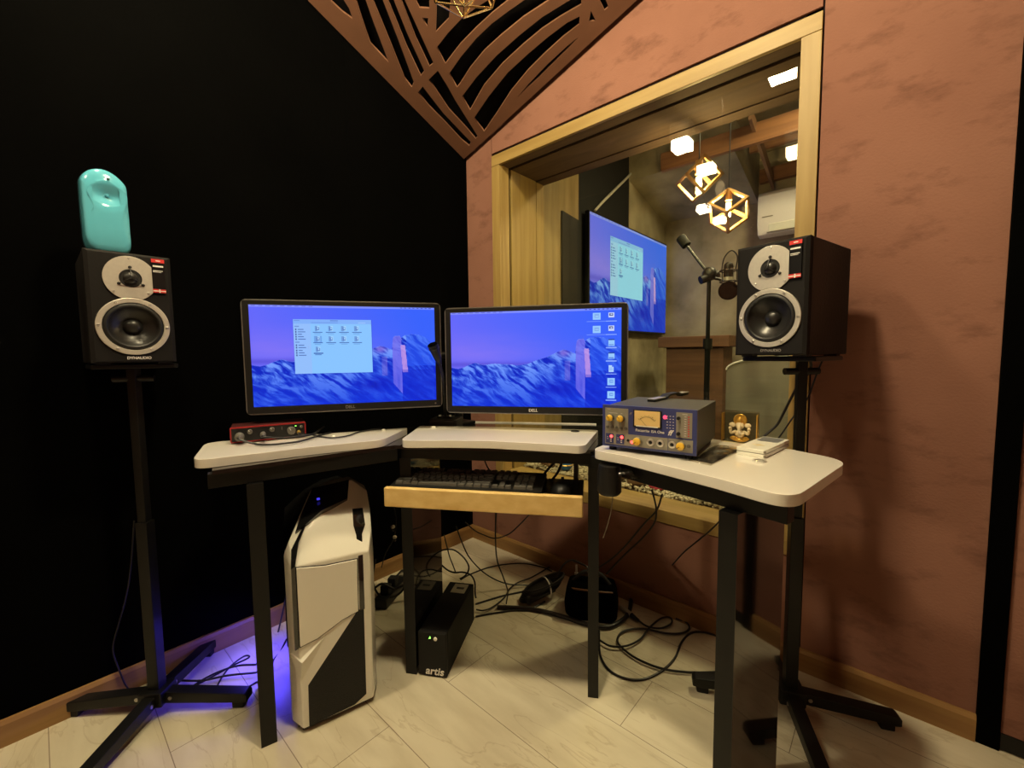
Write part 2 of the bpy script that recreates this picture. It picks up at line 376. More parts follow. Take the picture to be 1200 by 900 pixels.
# pebbles and ornaments lying between the two panes
rnd = random.Random(3)
b = MB()
for i in range(2300):
    x = rnd.uniform(xi+.008, xo-.008); y = rnd.uniform(.146, .328); r = rnd.uniform(.0045, .0095)
    z = zs-.005+r*.5+rnd.random()*.014*(1+.6*math.sin(x*23))
    b.ball((x, y, z), r, 6, (1, rnd.uniform(.7, 1.1), rnd.uniform(.55, .8)), None)
o = b.build('pebbles', 'pebble'); tag(o, 'pale pebbles spread along the bottom of the window between its panes', 'pebbles', kind='stuff')
def lump(name, c, s, mt, label, cat, seed, rough=.25, n=3):
    rr = random.Random(seed); bm = bmesh.new(); bmesh.ops.create_icosphere(bm, subdivisions=n, radius=1.)
    ph = [(Vector((rr.gauss(0, 1), rr.gauss(0, 1), rr.gauss(0, 1)))*2.2, rr.uniform(0, 6), rr.uniform(.4, 1)) for _ in range(7)]
    for v in bm.verts:
        k = sum(a*math.sin(q.dot(v.co)+f) for q, f, a in ph)/7
        v.co = v.co*(1+rough*2*k)
        v.co = Vector((v.co.x*s[0], v.co.y*s[1], v.co.z*s[2]))
    me = bpy.data.meshes.new(name); bm.to_mesh(me); bm.free(); me.materials.append(M[mt])
    me.polygons.foreach_set('use_smooth', [True]*len(me.polygons))
    o = bpy.data.objects.new(name, me); C.objects.link(o); o.location = c
    return tag(o, label, cat) if label else o
def bed(p, dz): v = atY(p, .2); return (v.x, .2, zs+.012+dz)
for nm, p, s, mt, lb, ct, sd, rg in (
    ('driftwood', (642, 546), (.042, .03, .026), 'driftwood', 'brown lump of driftwood on the pebbles left of the blue pot', 'driftwood', 1, .3),
    ('driftwood', (722, 563), (.05, .035, .022), 'driftwood', 'long brown driftwood on the pebbles between the blue pot and the pink shell', 'driftwood', 2, .35),
    ('driftwood', (746, 570), (.045, .03, .026), 'driftwood', 'dark chunk of driftwood just left of the pink shell', 'driftwood', 4, .35),
    ('driftwood', (817, 585), (.024, .02, .015), 'driftwood', 'small dark chip of wood right of the pink shell near the desk leg', 'driftwood', 6, .3),
    ('shell', (770, 571), (.038, .022, .024), 'pink_glaze', 'glossy pink shell on the window pebbles', 'shell', 8, .12),
    ('stone', (701, 553), (.022, .02, .028), 'orange_glaze', 'small orange stone on the window pebbles behind the middle desk leg', 'stone', 9, .12)):
    lump(nm, bed(p, s[2]*.55), s, mt, lb, ct, sd, rg)
v = bed((663, 548), 0)
pot = thing('pot', 'small blue glazed pot lying among the window pebbles', 'pot', xf(v))
MB().lathe([(.0, 0), (.022, .001), (.033, .015), (.035, .028), (.027, .044), (.020, .049), (.023, .056), (.020, .056), (.017, .048), (0, .02)], 24).build('body', 'blue_glaze', pot)
MB().lathe([(.0352, .024), (.0375, .027), (.0352, .030)], 24).build('band', 'gold', pot)

# ================================================================== VOCAL BOOTH BEHIND THE GLASS
BX, BY = .2, 2.06
struct(MB().box(-.1, 2.6, .346, BY+.1, -.06, 0).build('floor_booth', mat('booth_carpet', (.08, .07, .055), .95, bump=.1), smooth=False))
struct(MB().box(BX-.1, BX, .346, 1.41, 0, 2.45).build('wall_booth_left', 'booth_black', smooth=False))
struct(MB().box(BX-.1, BX+.004, 1.411, BY, 0, 2.45).build('wall_booth_corner', 'concrete', smooth=False))
struct(MB().box(BX-.1, 2.6, BY, BY+.1, 0, 2.45).build('wall_booth_back', 'concrete', smooth=False))
struct(MB().box(2.5, 2.6, .346, BY, 0, 2.45).build('wall_booth_right', 'concrete', smooth=False))
struct(MB().box(BX-.1, 2.6, .346, 1.36, 2.42, 2.5).build('ceiling_booth', 'booth_ceiling', smooth=False))
struct(MB().box(.9, 2.6, 1.361, BY, 2.42, 2.5).build('ceiling_booth_rear', 'concrete', smooth=False))
# sloping concrete soffit above the left rear corner of the booth
struct(MB().prism([(1.412, 2.235), (BY-.001, 2.075), (BY-.001, 2.42), (1.412, 2.42)], BX+.005, .9, 'yz').build('ceiling_soffit', 'concrete', smooth=False))
za = atY((775, 197), 1.38).z; zb = atY((900, 168.5), 1.38).z; zt_ = atY((775, 172), 1.38).z
zb1 = .5*(za+zb)
struct(MB().box(atY((775, 197), 1.38).x, 2.499, 1.37, 1.405, zb1, zb1+.115).build('trim_3', 'redwood_x', smooth=False))
zz = atY((857, 224), 2.0).z
struct(MB().box(.92, 2.499, 1.97, 2.02, zz, zz+.09).build('trim_4', 'redwood_x', smooth=False))
struct(MB().box(.92, 2.499, 1.68, 1.71, 2.30, 2.36).build('trim_5', 'redwood_x', smooth=False))
p0 = atY((879, 140), 1.25); p1 = atY((906, 222), 2.03)
rf = MB(); dx = (p1.x-p0.x)
rf.loft([[Vector((p.x-.009, p.y, p.z)), Vector((p.x+.009, p.y, p.z)), Vector((p.x+.009, p.y, p.z+.07)), Vector((p.x-.009, p.y, p.z+.07))] for p in (p0, p1)])
struct(rf.build('trim_6', 'redwood_y', smooth=False))
# air conditioner on the rear wall
aL = atY((887.5, 250), BY-.2); zt = atY((890, 225.5), BY-.2).z; zb = atY((893, 277), BY-.2).z
ac = thing('air_conditioner', 'white wall mounted air conditioner in the booth behind the window', 'air conditioner', xf((aL.x+.42, BY, 0)))
hz = zt-zb
MB().prism([(-.001, zb+.03), (-.001, zt), (-.17, zt), (-.198, zt-.03), (-.2, zb+.09), (-.175, zb+.012), (-.12, zb)], -.42, .42, 'yz').build('body', 'ac_white', ac, bevel=.006)
MB().box(-.36, .36, -.2005, -.18, zb+.022, zb+.024, Matrix()).build('vent_line', 'grey_label', ac)
m_ = MB(); m_.prism([(-.1935, zb+.075), (-.1765, zb+.03), (-.174, zb+.033), (-.191, zb+.078)], -.35, .40, 'yz', Matrix.Translation((0, -.006, 0)))
m_.build('louvre', 'white_gloss', ac)
MB().box(-.39, -.325, -.2035, -.199, zb+.125, zb+.131).build('badge', 'grey_label', ac)
# wooden side board of the booth next to the glass, with a black sheet standing in for the shadow on it
struct(MB().box(BX, xi, .3455, .69, 0, 2.42).build('trim_7', wood('booth_side_board', (.30, .22, .10), (.2, .14, .055), 2, .4), smooth=False))
pz = atX((657, 247), xi).z
struct(MB().prism([(.505, .02), (.689, .02), (.689, pz-.02), (.505, pz)], xi+.0005, xi+.012, 'yz').build('shadow_sheet', 'booth_black', smooth=False))
# television on the black wall
tv = thing('television', 'wall mounted flat television in the booth showing the same desktop', 'television', fr((BX+.055, 1.385, 1.51), (0, 1, 0), (-1, 0, 0)))
TW, TH = 1.20, .735
MB().box(-TW/2, TW/2, .003, .035, -TH/2, TH/2).build('casing', 'black_plastic', tv, bevel=.004)
MB().box(-.2, .2, .035, .0549, -.15, .15).build('bracket', 'black_satin', tv)
TV = (tv, TW-.014, TH-.022)
cable('white conduit rising above the booth television', [atX(p, BX+.012) for p in ((697, 247), (707, 236), (722, 221), (738, 205), (750, 192), (761, 177))], .009, None, 'cable_white', 'conduit', 'conduit')
hd = MB().tube([atX(p, BX+.03) for p in ((676, 330), (672.5, 334), (672, 344), (676, 351))], .007); tag(hd.build('door_handle', 'black_satin'), 'dark curved pull handle beside the booth television', 'handle')
# lectern
lx = atY((811, 430), 1.45).x; lt = atY((811, 394), 1.45).z
le = thing('lectern', 'brown wooden lectern with an overhanging top in the booth', 'lectern', xf((lx, 1.55, 0)))
MB().box(-.235, .235, -.12, .15, lt-.075, lt).build('top', 'lectern', le, bevel=.006)
MB().box(-.185, .195, -.09, .12, .03, lt-.0755).build('body', 'lectern', le, bevel=.003)
MB().box(-.21, .21, -.10, .14, 0, .029).build('plinth', 'lectern', le, bevel=.003)
# grey rounded chair back right of it
cx = atY((850, 432), 1.25).x+.30; ct = atY((905, 418.5), 1.25).z
gc = thing('tub_chair', 'grey round-backed chair in the booth behind the right speaker stand', 'chair', xf((cx, 1.3, 0)))
arc = [(-.30, .08)]+[(-.30*math.cos(t), ct-.075+.075*math.sin(t)) for t in [PI*i/16 for i in range(17)]]+[(.30, .08)]
MB().prism(arc, -.04, .02, 'xz').build('backrest', 'booth_grey', gc, bevel=.008)
MB().box(-.26, .26, .021, .36, .36, .44).build('seat', 'booth_grey', gc, bevel=.02)
MB().tube([(-.297*math.cos(t), -.040, ct-.077+.078*math.sin(t)) for t in [PI*i/14 for i in range(15)]], .006, 8, 3).build('piping', 'white_gloss', gc)
for sx in (-.2, .2):
    for y in (-.01, .32): MB().cyl((sx, y, 0), (sx, y, .36 if y > 0 else .1), .014).build('leg', 'black_satin', gc)
# microphone on a boom stand
P = atD((831, 321), 2.05); base = Vector((P.x, P.y, 0))
ms = thing('microphone_stand', 'chrome and black boom microphone stand in the booth', 'microphone stand', xf(base))
W_ = inv(ms)
MB(W_).cyl((P.x, P.y, .04), (P.x, P.y, P.z-.33), .013).build('pole', 'black_satin', ms)
MB(W_).cyl((P.x, P.y, P.z-.33), (P.x, P.y, P.z-.03), .0095).build('upper_pole', 'black_satin', ms)
MB(W_).cyl((P.x, P.y, P.z-.36), (P.x, P.y, P.z-.31), .021).build('clutch', 'black_plastic', ms)
MB(W_).ball(P, .034, 14, (1, .7, 1)).cyl(P+Vector((-.03, -.03, -.03)), P+Vector((.03, .03, .0)), .02).build('boom_joint', 'black_plastic', ms)
q0 = atD((801, 283), 2.12); q1 = atD((845, 328), 2.03)
MB(W_).tube([q0, P, q1], .007, 8, 4).build('boom', 'black_satin', ms)
MB(W_).cyl(q0-(P-q0).normalized()*.03, q0+(P-q0).normalized()*.03, .024).build('counterweight', 'black_rubber', ms, bevel=.006)
for a in (.3, 2.4, 4.5): MB().tube([(.0, 0, .12), (.12*math.cos(a), .12*math.sin(a), .06), (.27*math.cos(a), .27*math.sin(a), .012)], .009).build('leg', 'black_satin', ms)
Q = atD((853.5, 325), 1.98)
mc = thing('microphone', 'dark studio microphone hanging in its shock mount behind the right speaker', 'microphone', xf(Q))
MB().cyl((0, 0, -.055), (0, 0, .05), .021).ball((0, 0, .05), .021).build('body', 'black_satin', mc)
MB().cyl((0, 0, -.03), (0, 0, .0), .0225).build('chrome_band', 'chrome', mc)
b = MB()
for z in (-.02, .03): b.tube([(.036*math.cos(t), .036*math.sin(t), z) for t in [2*PI*i/12 for i in range(12)]], .003, 6, 3, True)
for t in (0, 2.1, 4.2): b.tube([(.036*math.cos(t), .036*math.sin(t), -.02), (.036*math.cos(t), .036*math.sin(t), .03)], .0025, 6, 0)
b.tube([(.03, 0, .03), (.036, 0, .09), (.01, 0, .12), (-.02, 0, .09), (-.03, 0, .03)], .003)
b.build('shock_mount', 'black_satin', mc)
R_ = atD((853.5, 340.5), 1.93)-Q
tc_ = (Vector(CAM)-Q); tc_.z = 0; tc_.normalize()
b = MB(fr(R_, Vector((-tc_.y, tc_.x, 0)), Vector((0, 0, 1)), tc_))
b.lathe([(0, .002), (.037, .002), (.041, .004), (.042, 0), (.041, -.004), (.037, -.002), (0, -.002)], 30).build('pop_shield', 'black_fabric', mc)
# hanging cube lamps in the booth
def cube_lamp(label, p, dep, s, rot, on):
    c = atD(p, dep); o = thing('pendant_lamp', label, 'pendant lamp', xf(c), 'cube pendant lamps in the booth')
    R = Matrix.Rotation(rot[2], 4, 'Z') @ Matrix.Rotation(rot[0], 4, 'X') @ Matrix.Rotation(PI/4, 4, 'Y')
    b = MB(R); h = s/2; t = s*.055
    for u in (-h, h):
        for v in (-h, h):
            b.box(-h-t, h+t, u-t, u+t, v-t, v+t); b.box(u-t, u+t, -h-t, h+t, v-t, v+t); b.box(u-t, u+t, v-t, v+t, -h-t, h+t)
    b.build('cage', 'cage_wood', o)
    top = h*(1.45 if rot[0] == 0 else 1.72)
    MB().cyl((0, 0, top-.055), (0, 0, top), .016).build('socket', 'cage_wood', o)
    bl = MB().lathe([(0, top-.15), (.014, top-.146), (.024, top-.125), (.025, top-.105), (.015, top-.075), (.011, top-.055)], 18).build('bulb', 'bulb_glass', o)
    MB().cyl((0, 0, top-.135), (0, 0, top-.07), .011).build('filament', 'bulb', bl)
    MB().cyl((0, 0, top), (0, 0, 2.415-c.z), .0025, n=8).build('cord', 'cable', o)
    MB().cyl((0, 0, 2.4-c.z), (0, 0, 2.419-c.z), .04).build('ceiling_rose', 'black_satin', o)
    return o
cube_lamp('wooden cube pendant lamp hanging on its corner, the nearer of the two in the booth', (819, 210), 1.85, .105, (.0, 0, .72), 8.)
cube_lamp('wooden cube pendant lamp hanging lower beside the air conditioner', (853.5, 247), 2.25, .125, (.6155, 0, 1.25), 6.)

# ================================================================== FRETWORK PANEL ACROSS THE UPPER CORNER
O_ = Vector((.004, -.017, 1.997)); ux = Vector((.947, 0, .274)).normalized(); uu = Vector((0, -.781, .333)).normalized()
nn = ux.cross(uu).normalized()          # points up and away from the room corner
if nn.z > 0: nn = -nn
uy = nn.cross(ux).normalized()
if uy.dot(uu) < 0: uy = -uy
PM = fr(O_, ux, uy)
PMi = PM.inverted(); nz = PM.to_3x3() @ Vector((0, 0, 1))
def fp(x, y): v = PMi @ atPL((x, y), O_, nz); return (v.x, v.y)
def za_(l): return [fp(360+x/6, y/6) for x, y in l]
def zb_(l): return [fp(540+x/5.4545, y/5.4545) for x, y in l]
def zc_(l): return [fp(430+x/6.667, 100+y/6.667) for x, y in l]
holes = [
 za_([(60, -200), (150, -200), (262, 0), (297, 55), (322, 130), (245, 75), (165, 0)]),
 za_([(270, -260), (340, -260), (415, 0), (460, 130), (575, 435), (445, 300), (410, 200), (345, 0)]),
 za_([(380, -260), (445, -260), (535, 0), (640, 270), (752, 575), (735, 608), (685, 545), (600, 330), (465, 0)]),
 za_([(480, -240), (520, -240), (612, 0), (700, 220), (825, 495), (800, 530), (700, 320), (570, 0)]),
 za_([(600, -200), (625, -200), (690, 0), (790, 220), (890, 440), (860, 462), (760, 250), (665, 0)]),
 za_([(720, -150), (860, -150), (860, 55), (790, 50), (765, 0)]),
 za_([(810, 120), (852, 122), (845, 180)]),
 za_([(915, -150), (1020, -150), (1008, 0), (997, 125), (905, 220), (912, 0)]),
 [fp(*p) for p in ((512, 54.7), (522, 74), (531, 62), (540, 50.4), (558, 32), (576.7, 14.7), (595, 0), (640, -26), (700, -48), (690, -68), (640, -50), (595, -22), (571, 0), (558, 8.2), (540, 22), (525, 38))],
 zb_([(-73, 465), (-23, 555), (0, 525), (60, 430), (150, 320), (260, 220), (400, 105), (560, 0), (740, -90), (740, -190), (560, -110), (400, 0), (300, 70), (200, 145), (100, 240), (0, 360)]),
 zb_([(10, 610), (60, 700), (150, 540), (270, 400), (400, 280), (520, 180), (640, 100), (770, 25), (768, -40), (690, 0), (520, 105), (370, 225), (230, 350), (100, 490)]),
 zb_([(85, 750), (150, 835), (165, 815), (230, 720), (320, 580), (430, 445), (540, 335), (650, 235), (757, 150), (760, 100), (680, 140), (560, 230), (430, 340), (300, 460), (180, 610)]),
 zb_([(358, 622), (445, 540), (500, 490), (600, 390), (690, 300), (752, 232), (680, 290), (560, 400), (435, 530)]),
 zb_([(820, 130), (832, 65), (862, 128)]),
 zb_([(830, -90), (890, -90), (945, 40), (918, 62), (888, 0)]),
 zc_([(400, 50), (437, 3), (480, 60), (600, 215), (815, 440), (800, 468), (740, 420), (600, 270), (480, 150)]),
 zc_([(483, -48), (555, -120), (630, 0), (690, 110), (868, 395), (850, 412), (780, 330), (640, 180), (540, 30)]),
 # the pattern goes on above the picture
 [fp(*p) for p in ((560, -120), (600, -90), (600, -180), (545, -230))], [fp(*p) for p in ((640, -100), (760, -60), (800, -110), (650, -170))],
 [fp(*p) for p in ((400, -80), (440, -60), (420, -160), (370, -190))], [fp(*p) for p in ((470, -70), (500, -60), (490, -190), (450, -200))]]
rim = [(0, 0)]
v = PMi @ (O_+uu*(.55/uu.z)); rim += [(v.x, v.y)]
v2 = (.55/ux.z, 0); rim = [(0, 0), v2, (v.x, v.y)]
cu = bpy.data.curves.new('fret', 'CURVE'); cu.dimensions = '2D'; cu.fill_mode = 'BOTH'; cu.extrude = .005
for poly in [rim]+holes:
    s = cu.splines.new('POLY'); s.points.add(len(poly)-1); s.use_cyclic_u = True
    for q, p in zip(s.points, poly): q.co = (p[0], p[1], 0, 1)
t = bpy.data.objects.new('fret', cu); C.objects.link(t); bpy.context.view_layer.update()
me = bpy.data.meshes.new_from_object(t.evaluated_get(bpy.context.evaluated_depsgraph_get())); bpy.data.objects.remove(t); bpy.data.curves.remove(cu)
me.materials.clear(); me.materials.append(M['fret'])
fret = thing('fretwork_panel', 'brown fretwork panel of curved cut-outs slanting across the upper room corner', 'decorative panel', PM)
o = bpy.data.objects.new('lattice', me); C.objects.link(o); o.parent = fret
sg = 1 if nz.z > 0 else -1
MB().prism([(.02, .016), (v2[0]-.05, .012), (v.x+.0, v.y-.05)], sg*.022, sg*.03).build('backing_cloth', 'fret_back', fret)
# brass wire pendant in front of it
g = atD((544.5, 7), .95)
gp = thing('pendant_lamp', 'brass wire cage pendant lamp at the top of the fretwork panel', 'pendant lamp', xf(g))
b = MB(); n = 6; rw = .0022
ring = lambda r, z, k=0: [Vector((r*math.cos(2*PI*(i+k)/n+.35), r*math.sin(2*PI*(i+k)/n+.35), z)) for i in range(n)]
r1, r2, r3 = ring(.075, .03), ring(.10, .12, .5), ring(.03, .20)
for i in range(n):
    j = (i+1) % n
    for a_, b_ in (((0, 0, 0), r1[i]), (r1[i], r1[j]), (r1[i], r2[i]), (r1[j], r2[i]), (r2[i], r2[j]), (r2[i], r3[i]), (r2[i], r3[j]), (r3[i], r3[j])): b.cyl(a_, b_, rw, n=8)
b.build('wire_cage', 'brass_wire', gp)
MB().cyl((0, 0, .15), (0, 0, .22), .017).build('socket', 'brass_wire', gp)
MB().lathe([(0, .075), (.018, .08), (.026, .1), (.022, .125), (.012, .15)], 18).build('bulb', mat('dim_bulb', (1, .8, .4), .3, emit=(1., .72, .34), estr=6.), gp)
MB().cyl((0, 0, .22), (0, 0, CEIL-g.z-.001), .003, n=8).build('cord', 'cable', gp)
# ceiling lamps of the control room
def lamp(label, x, y, e, s=.115, z=2.5):
    o = thing('ceiling_lamp', label, 'ceiling lamp', xf((x, y, z)), 'square ceiling lamps')
    MB().box(-s/2-.01, s/2+.01, -s/2-.01, s/2+.01, .0056, CEIL-z-.001).build('housing', 'lamp_rim', o, bevel=.003)
    m_ = mat('lit_diffuser', (.9, .85, .7), .4, emit=LC, estr=e*8.2*(.16/s)**2)
    MB().box(-s/2, s/2, -s/2, s/2, -.06, .0055).build('diffuser', m_, o, smooth=False)
LC = (1., .825, .495)
G_ = 'square ceiling lamps'
lamp('square ceiling lamp above the right end of the desk', 1.185, -1.04, 34.)
lamp('square ceiling lamp above the left end of the desk', .49, -1.51, 22.)
lamp('square ceiling lamp near the left wall behind the camera', .15, -3.05, 8.)
lamp('square ceiling lamp right behind the camera', 1.08, -2.2, 5.)
l = bpy.data.lights.new('booth_fill_light', 'AREA'); l.size = .25; l.energy = 26.; l.color = (1., .82, .5)  # added lamp, out of view, to brighten the booth
lo = bpy.data.objects.new('booth_fill_light', l); C.objects.link(lo); lo.location = (1.5, .9, 2.39)
bl = thing('ceiling_lamp', 'added unseen panel lamp that brightens the booth', 'ceiling lamp', xf((1.5, .9, 2.4)))
MB().box(-.13, .13, -.13, .13, .0, .019).build('diffuser', 'fill_glow', bl)
# ================================================================== DESK
ZT = .755
desk = thing('studio_desk', 'black desk with three white tops, panel legs and a pull-out wooden keyboard tray', 'desk', xf((.95, -.75, 0)))
D_ = inv(desk)
polyA = [(.463, -1.316, .045), (.531, -1.062), (.597, -.893, .03), (.482, -.727, .012), (.409, -.866), (.226, -1.235, .05)]
oC = Vector((.583, -.829, 0)); eC = Vector((.853, .522, 0)).normalized(); bC = Vector((-eC.y, eC.x, 0))
def cf(e, m, z=0.): return oC+eC*e-bC*m+Vector((0, 0, z))     # the middle segment's own frame: along the front, towards the sitter
polyB = [(v.x, v.y, r) for v, r in ((cf(.033, .066), .035), (cf(.17, .045), 0), (cf(.29, .037), 0), (cf(.42, .052), 0), (cf(.553, .073), .03), (cf(.593, -.168), .012), (cf(.3, -.19), 0), (cf(-.006, -.178), .012))]
polyC = [(1.128, -.627, .03), (1.222, -.630), (1.332, -.657), (1.441, -.684), (1.572, -.728, .055), (1.622, -.365, .06), (1.508, -.315), (1.098, -.283, .03)]
for p in (polyA, polyB, polyC):
    MB(D_).prism(roundpoly(p, 7), ZT-.022, ZT).build('worktop', 'white_top', desk, bevel=.0016)
deckpoly = [(.503, -1.285), (.598, -.853), (1.083, -.54), (1.125, -.585), (1.545, -.655), (1.585, -.41), (1.16, -.255)]+[tuple(cf(.60, -.40)[:2]), tuple(cf(.02, -.40)[:2]), (.345, -.60), (.20, -1.21)]
MB(D_).prism(deckpoly, .722, ZT-.0225).build('deck', 'black_gloss', desk)
MB(D_ @ fr(cf(.03, -.4015), eC, bC)).box(0, .56, 0, .004, .716, .737).build('edge_strip', 'white_top', desk, bevel=.001)
def bar(p, q, t, z0, z1, name='rail', mt='black_satin'):
    p = Vector((*p[:2], 0)); q = Vector((*q[:2], 0)); e = (q-p).normalized(); b = Vector((-e.y, e.x, 0))
    return MB(D_ @ fr(p, e, b)).box(0, (q-p).length, 0, t, z0, z1).build(name, mt, desk, bevel=.001)
bar((.489, -1.292), (.602, -.848), .03, .687, .7215)
bar(cf(.005, -.001), cf(.591, -.001), .03, .687, .7215)
bar((1.088, -.565), (1.556, -.667), .03, .687, .7215)
bar(cf(.02, -.36), cf(.58, -.36), .025, .687, .7215)
def panel(o, ex, ey, wd, dp):
    m_ = D_ @ fr((*o, 0), ex, ey); lg = MB(m_).box(0, wd, .0012, dp, 0, .6865).build('leg', 'black_gloss', desk, bevel=.0012)
    MB(m_).box(0, wd, 0, .0011, .0005, .686).build('edge_band', 'black_satin', lg); return lg
panel((.523, -1.222), (.26, .966, 0), (-.966, .26, 0), .036, .24)
panel(cf(0, 0)[:2], eC, bC, .035, .25)
panel(cf(.562, 0)[:2], eC, bC, .03, .25)
panel((1.441, -.665), (.98, -.19, 0), (.19, .98, 0), .036, .225)
# standoff caps on the tops
for p, r in (((449.5, 504.5), .0065), ((508, 501.2), .0095), ((391, 512), .0055)):
    v = atZ(p, ZT); MB(D_ @ xf(v)).lathe([(r, 0), (r, .0025), (r*.6, .005), (0, .0055)], 18).build('standoff_cap', 'white_gloss', desk)
v = atZ((674, 505.5), ZT); MB(D_ @ xf(v)).lathe([(.009, 0), (.0135, .0), (.0135, .002), (.009, .0025)], 22).build('grommet_ring', 'black_plastic', desk)
v = atZ((640, 489), ZT)
# keyboard tray
TR = D_ @ fr(cf(-.015, .078), eC, bC)
tray = MB(TR).box(.0, .564, .019, .205, .598, .606).build('keyboard_tray', 'black_plastic', desk, bevel=.001)
MB(TR).box(0, .564, 0, .018, .5635, .62).build('tray_front', 'tray_wood', tray, bevel=.004, seg=3)
for x in (.018, .536): MB(TR).box(x, x+.012, .10, .2, .607, .72).build('slide_rail', 'black_satin', tray)
for x in (.012, .54): MB(TR).box(x, x+.012, .03, .2, .575, .597).build('runner', 'black_satin', tray)
# black control box hanging under the right top
hb = MB(D_ @ xf(atD((714, 565), 1.06))).lathe([(0, -.03), (.024, -.03), (.03, -.022), (.03, .015), (.026, .045), (0, .045)], 20); hb.build('control_box', 'black_plastic', desk, bevel=.002)

# ================================================================== KEYBOARD AND MOUSE
TF = fr(cf(-.015, .078), eC, bC)
kb = thing('keyboard', 'black full-size keyboard on the wooden-fronted desk tray', 'keyboard', TF @ xf((.005, .028, .6065)))
KW, KD = .447, .148
MB().prism([(0, 0), (KD, 0), (KD, .024), (KD-.01, .026), (.0, .012)], 0, KW, 'yz').build('case', 'black_plastic', kb, bevel=.0025)
b = MB(); tilt = Matrix.Translation((0, .006, .0128)) @ Matrix.Rotation(math.atan2(.0135, KD-.012), 4, 'X')
def keyrow(x, y, ws, d=.0165):
    for kw in ws:
        if kw > 0: b.loft([[(x+.0008, y+.0006, 0), (x+kw-.0008, y+.0006, 0), (x+kw-.0008, y+d-.0006, 0), (x+.0008, y+d-.0006, 0)], [(x+.0025, y+.002, .0065), (x+kw-.0025, y+.002, .0065), (x+kw-.0025, y+d-.0025, .0065), (x+.0025, y+d-.0025, .0065)]], m=tilt)
        x += abs(kw)
u = .019
for i, ws in enumerate(([1.25, 1.25, 1.25, 6.25, 1.25, 1.25, 1.25, 1.25], [2.25]+[1]*10+[2.75], [1.75]+[1]*11+[2.25], [1.5]+[1]*12+[1.5], [1]*13+[2], [1, -1, 1, 1, 1, 1, -.5, 1, 1, 1, 1, -.5, 1, 1, 1, 1])):
    keyrow(.011, .006+i*.0205+(.006 if i == 5 else 0), [k*u for k in ws])
for i, ws in enumerate(([1, 1, 1], [-1, 1, -1], [0], [1, 1, 1], [1, 1, 1], [1, 1, 1])): keyrow(.302, .006+i*.0205+(.006 if i == 5 else 0), [k*u for k in ws if k])
for i, ws in enumerate(([2, 1], [1, 1, 1], [1, 1, 1], [1, 1, 1], [1, 1, 1])): keyrow(.364, .006+i*.0205, [k*u for k in ws])
b.build('keycaps', 'key', kb, smooth=False)
MB(tilt).box(.367, .42, .112, .122, -.001, .0006).build('indicator_panel', 'grey_label', kb)
mo = thing('mouse', 'black computer mouse on the tray right of the keyboard', 'mouse', TF @ xf((.505, .07, .6065)))
loops = []
for t in [i/8 for i in range(9)]:
    z = .034*math.sin(t*PI/2); k = math.cos(t*PI/2)**.6 if t < 1 else .02
    loops.append([(.031*k*math.cos(a)*(1-.12*math.sin(a)), .052*k*math.sin(a)-.002*t, z) for a in [2*PI*j/24 for j in range(24)]])
MB().loft(loops).build('body', 'black_satin', mo)
MB(Matrix.Translation((0, .022, .030)) @ Matrix.Rotation(PI/2, 4, 'Y')).cyl((0, 0, -.004), (0, 0, .004), .009).build('scroll_wheel', 'black_rubber', mo)

# ================================================================== SCREENS
rg = np.random.RandomState(5)
def vnoise(h, w, fx, fy, seed):
    r = np.random.RandomState(seed); g = r.rand(int(fy)+3, int(fx)+3)
    y = np.linspace(0, fy, h); x = np.linspace(0, fx, w); yi = y.astype(int); xi_ = x.astype(int); ty = (y-yi)[:, None]; tx = (x-xi_)[None]
    ty = ty*ty*(3-2*ty); tx = tx*tx*(3-2*tx)
    a = g[yi][:, xi_]; b_ = g[yi][:, xi_+1]; c = g[yi+1][:, xi_]; d = g[yi+1][:, xi_+1]
    return (a*(1-tx)+b_*tx)*(1-ty)+(c*(1-tx)+d*tx)*ty
def fbm(h, w, fx, fy, seed, o=5):
    s = 0; a = .5; t = 0
    for i in range(o): s = s+a*vnoise(h, w, fx*2**i, fy*2**i, seed+i); t += a; a *= .55
    return s/t
_tab = np.random.RandomState(11).rand(128, 128)
def pn(x, y, o=4):
    s = 0; a = .5; t = 0
    for k in range(o):
        xi_ = np.floor(x).astype(int); yi = np.floor(y).astype(int); tx = x-xi_; ty = y-yi; tx = tx*tx*(3-2*tx); ty = ty*ty*(3-2*ty); g = lambda i, j: _tab[(j+k*17) % 128, (i+k*31) % 128]
        s = s+a*((g(xi_, yi)*(1-tx)+g(xi_+1, yi)*tx)*(1-ty)+(g(xi_, yi+1)*(1-tx)+g(xi_+1, yi+1)*tx)*ty); t += a; a *= .55; x = x*2.03; y = y*2.03
    return s/t
